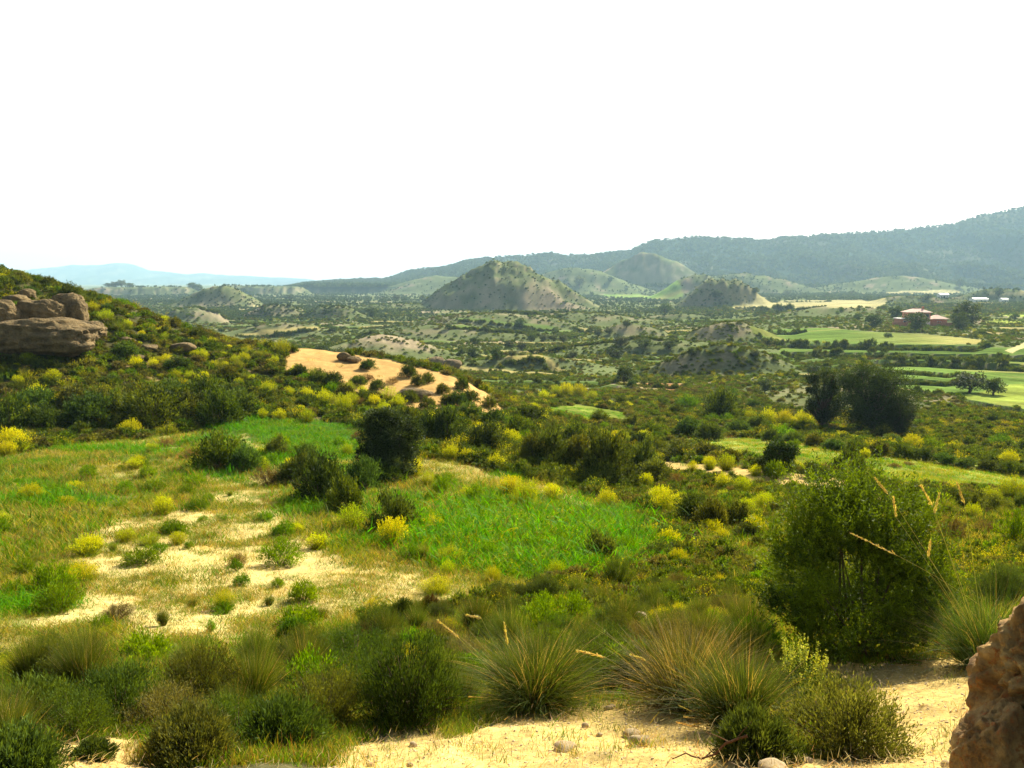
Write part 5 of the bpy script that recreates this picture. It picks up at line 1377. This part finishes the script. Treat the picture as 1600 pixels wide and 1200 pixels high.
# ------------------------------------------------------------------ the brick house and the farms beyond
M_BRICK = plain_mat('brick', (.40, .17, .10), .85, .2, 1.5); M_TILE = plain_mat('roof_tile', (.52, .32, .24), .8, .15, 2); M_WHITE = plain_mat('white_paint', (.75, .73, .68), .6, .05)
M_GLASS = plain_mat('dark_glass', (.03, .035, .04), .15, .05, 1, .5); M_PLASTER = plain_mat('plaster', (.70, .66, .58), .8, .1); M_SLATE = plain_mat('sheet_roof', (.6, .58, .54), .6, .1)
def box(name, mat, parent, x0, x1, y0, y1, z0, z1):
    v = [(x, y, z) for x in (x0, x1) for y in (y0, y1) for z in (z0, z1)]
    return link(name, mesh_from(name, v, faces=[(0, 1, 3, 2), (4, 6, 7, 5), (0, 4, 5, 1), (2, 3, 7, 6), (0, 2, 6, 4), (1, 5, 7, 3)], mats=[mat]), parent=parent)
def hip(name, mat, parent, x0, x1, y0, y1, z, rise, th=.18):
    c = min(x1 - x0, y1 - y0) / 2 * .95; ym = (y0 + y1) / 2
    v = [(x0, y0, z), (x1, y0, z), (x1, y1, z), (x0, y1, z), (x0, y0, z + th), (x1, y0, z + th), (x1, y1, z + th), (x0, y1, z + th), (x0 + c, ym, z + rise), (x1 - c, ym, z + rise)]
    f = [(3, 2, 1, 0), (0, 1, 5, 4), (1, 2, 6, 5), (2, 3, 7, 6), (3, 0, 4, 7), (4, 5, 9, 8), (5, 6, 9), (6, 7, 8, 9), (7, 4, 8)]
    r = link(name, mesh_from(name, v, faces=f, mats=[mat]), parent=parent)
    box('ridge_cap', M_BRICK, r, x0 + c - .1, x1 - c + .1, ym - .15, ym + .15, z + rise - .08, z + rise + .12)
    return r
def window(parent, x0, x1, yf, z0, z1):
    w = box('window', M_GLASS, parent, x0, x1, yf - .05, yf + .1, z0, z1)
    for a, b, c, d in ((x0 - .12, x1 + .12, z1, z1 + .12), (x0 - .12, x1 + .12, z0 - .12, z0), (x0 - .12, x0, z0, z1), (x1, x1 + .12, z0, z1)): box('frame', M_PLASTER, w, a, b, yf - .09, yf + .1, c, d)
def brick_house():
    Y = 392; q = P3(1438, 505, Y); x, y = q[0], q[1]; z = float(ground_z(np.array([x]), np.array([y]))[0])
    h = link('brick_house', None, loc=(x, y, z - .2), rz=-.12, label='two storey red brick house with pale hipped roofs beyond the green field', category='house')
    box('ground_floor', M_BRICK, h, -9, 7, 0, 10, -1, 3.4); box('upper_floor', M_BRICK, h, -5.6, 5, 1, 9, 3.4, 6.6); box('side_wing', M_BRICK, h, 7.003, 13, 1.5, 9, -1, 3.0)
    hip('roof', M_TILE, h, -6.4, 5.8, .2, 9.8, 6.603, 2.0); hip('roof', M_TILE, h, 5.01, 13.8, .6, 9.8, 3.403, 2.1); box('terrace', M_PLASTER, h, -9.6, -5.603, -.6, 10, 3.403, 3.7); hip('porch_roof', M_TILE, h, -6.2, 5.0, -2.2, .95, 3.405, .8)
    box('chimney', M_BRICK, h, 2.2, 3.0, 4.5, 5.3, 7.6, 9.6)
    for a, b in ((-4.6, -2.8), (-1.6, 1.4), (2.6, 4.2)): window(h, a, b, 1, 4.1, 5.9)
    for a, b in ((-8, -6.4), (-4.4, -2.6)): window(h, a, b, 0, .9, 2.5)
    window(h, 8.5, 10.2, 1.5, .8, 2.3)
    d = box('garage_door', M_WHITE, h, 1.6, 4.6, -.12, .05, -.6, 2.5); box('handle', M_GLASS, d, 3.0, 3.3, -.2, -.12, .6, .75)
    w = link('garden_wall', None, loc=(x, y - 4, z - .2), rz=-.12, label='low red brick garden wall running in front of the house', category='wall')
    for i in range(10):
        if i == 5: continue
        x0 = -15 + i * 3.1; box('wall_panel', M_BRICK, w, x0 + .3, x0 + 3.1, -.1, .1, -1, 2.0); box('post', M_BRICK, w, x0, x0 + .297, -.2, .2, -1, 2.4)
brick_house()
def farm(label, X_, by, Y, L, D, H, mat, roof, rise=1.6, rz=0.0):
    q = P3(X_, by, Y); x, y = q[0], q[1]; z = float(ground_z(np.array([x]), np.array([y]))[0])
    h = link('farm_building', None, loc=(x, y, z - .3), rz=rz, label=label, category='building')
    box('wall', mat, h, -L / 2, L / 2, -D / 2, D / 2, -3, H)
    v = [(-L / 2 - .3, -D / 2 - .4, H + .003), (L / 2 + .3, -D / 2 - .4, H + .003), (L / 2 + .3, D / 2 + .4, H + .003), (-L / 2 - .3, D / 2 + .4, H + .003), (-L / 2 - .3, 0, H + rise), (L / 2 + .3, 0, H + rise)]
    link('roof', mesh_from('gable_roof', v, faces=[(3, 2, 1, 0), (0, 1, 5, 4), (2, 3, 4, 5), (0, 4, 3), (1, 2, 5)], mats=[roof]), parent=h)
    box('door', M_GLASS, h, -.8, .8, -D / 2 - .06, -D / 2 + .1, .2, 2.4)
    for a in (-L * .35, L * .3): box('window', M_GLASS, h, a - .6, a + .6, -D / 2 - .06, -D / 2 + .1, 1.2, 2.2)
farm('pale farmhouse with gabled roof on the slope above the brick house', 1474, 452, 900, 10, 7, 4, M_PLASTER, M_SLATE)
farm('long pale shed with light roof near the right skyline farms', 1531, 447, 950, 20, 8, 4, M_PLASTER, M_SLATE, 1.6, .2)
farm('tiny white building nearest the right edge under the mountain', 1570, 450, 950, 8, 6, 4, M_WHITE, M_SLATE)
farm('small white hut left of the pale farmhouse below the wood', 1413, 445, 1150, 7, 6, 3.5, M_WHITE, M_SLATE)

# ------------------------------------------------------------------ labels that single out each plant
def tell(dx, dy):
    if abs(dx) > 1.6 * abs(dy): return 'right of' if dx > 0 else 'left of'
    return 'below' if dy > 0 else 'above'
ORD = ['first', 'second', 'third', 'fourth', 'fifth', 'sixth', 'seventh', 'eighth', 'ninth', 'tenth']
buck = {}
for rec in TODO:
    o, px, py, size, desc, grp = rec
    best = min(LANDMARKS, key=lambda L: math.hypot(px - L[0][0], (py - L[0][1]) * 1.5))
    rel = tell(px - best[0][0], (py - best[0][1]) * 1.5)
    sz = '' if grp == 'tree' or 'hedge' in desc else size + ' '
    if 'hedge' in desc or 'mesa' in desc: base = desc
    else: base = f'{sz}{desc} {rel} {best[1]}'
    buck.setdefault(base, []).append(rec)
for base, recs in buck.items():
    recs.sort(key=lambda r: r[1])
    if len(recs) > 20:
        ys = sorted(r[2] for r in recs); md = ys[len(ys) // 2]
        halves = [(base + ', higher up', [r for r in recs if r[2] < md]), (base + ', lower down', [r for r in recs if r[2] >= md])]
    else: halves = [(base, recs)]
    for base, recs in halves:
     n = len(recs)
     for i, r in enumerate(recs):
         o = r[0]
         if n == 1: o['label'] = base
         elif n <= 20:
             if i < (n + 1) // 2: o['label'] = f'{base}, {ORD[i]} from the left' if i else f'{base}, leftmost one'
             else:
                 j = n - 1 - i; o['label'] = f'{base}, {ORD[j]} from the right' if j else f'{base}, rightmost one'
         else: o['label'] = base
         o['group'] = {'shrub': 'dark bushes of the slopes', 'brown': 'brownish dry bushes', 'broom': 'yellow flowering broom bushes', 'tussock': 'spiky grass tussocks', 'herb': 'fresh green bushes', 'tree': 'round trees in the valley'}[r[5]]
# ------------------------------------------------------------------ haze
def build_haze():
    m, nt, out = new_mat('haze_air')
    v = node(nt, 'ShaderNodeVolumePrincipled', Density=HAZE, Anisotropy=.1)
    v.inputs['Color'].default_value = (.52, .79, 1.0, 1)
    nt.links.new(v.outputs[0], out.inputs['Volume'])
    x0, x1, y0, y1, z0, z1 = -13500, 13500, -12500, 12500, -900, 420
    vs = [(x, y, z) for x in (x0, x1) for y in (y0, y1) for z in (z0, z1)]
    fs = [(0, 1, 3, 2), (4, 6, 7, 5), (0, 4, 5, 1), (2, 3, 7, 6), (0, 2, 6, 4), (1, 5, 7, 3)]
    me = mesh_from('haze', vs, faces=fs, mats=[m])
    link('haze', me, kind='stuff', label='pale blue summer haze over the valley')
HAZE = 1.1e-4
build_haze()
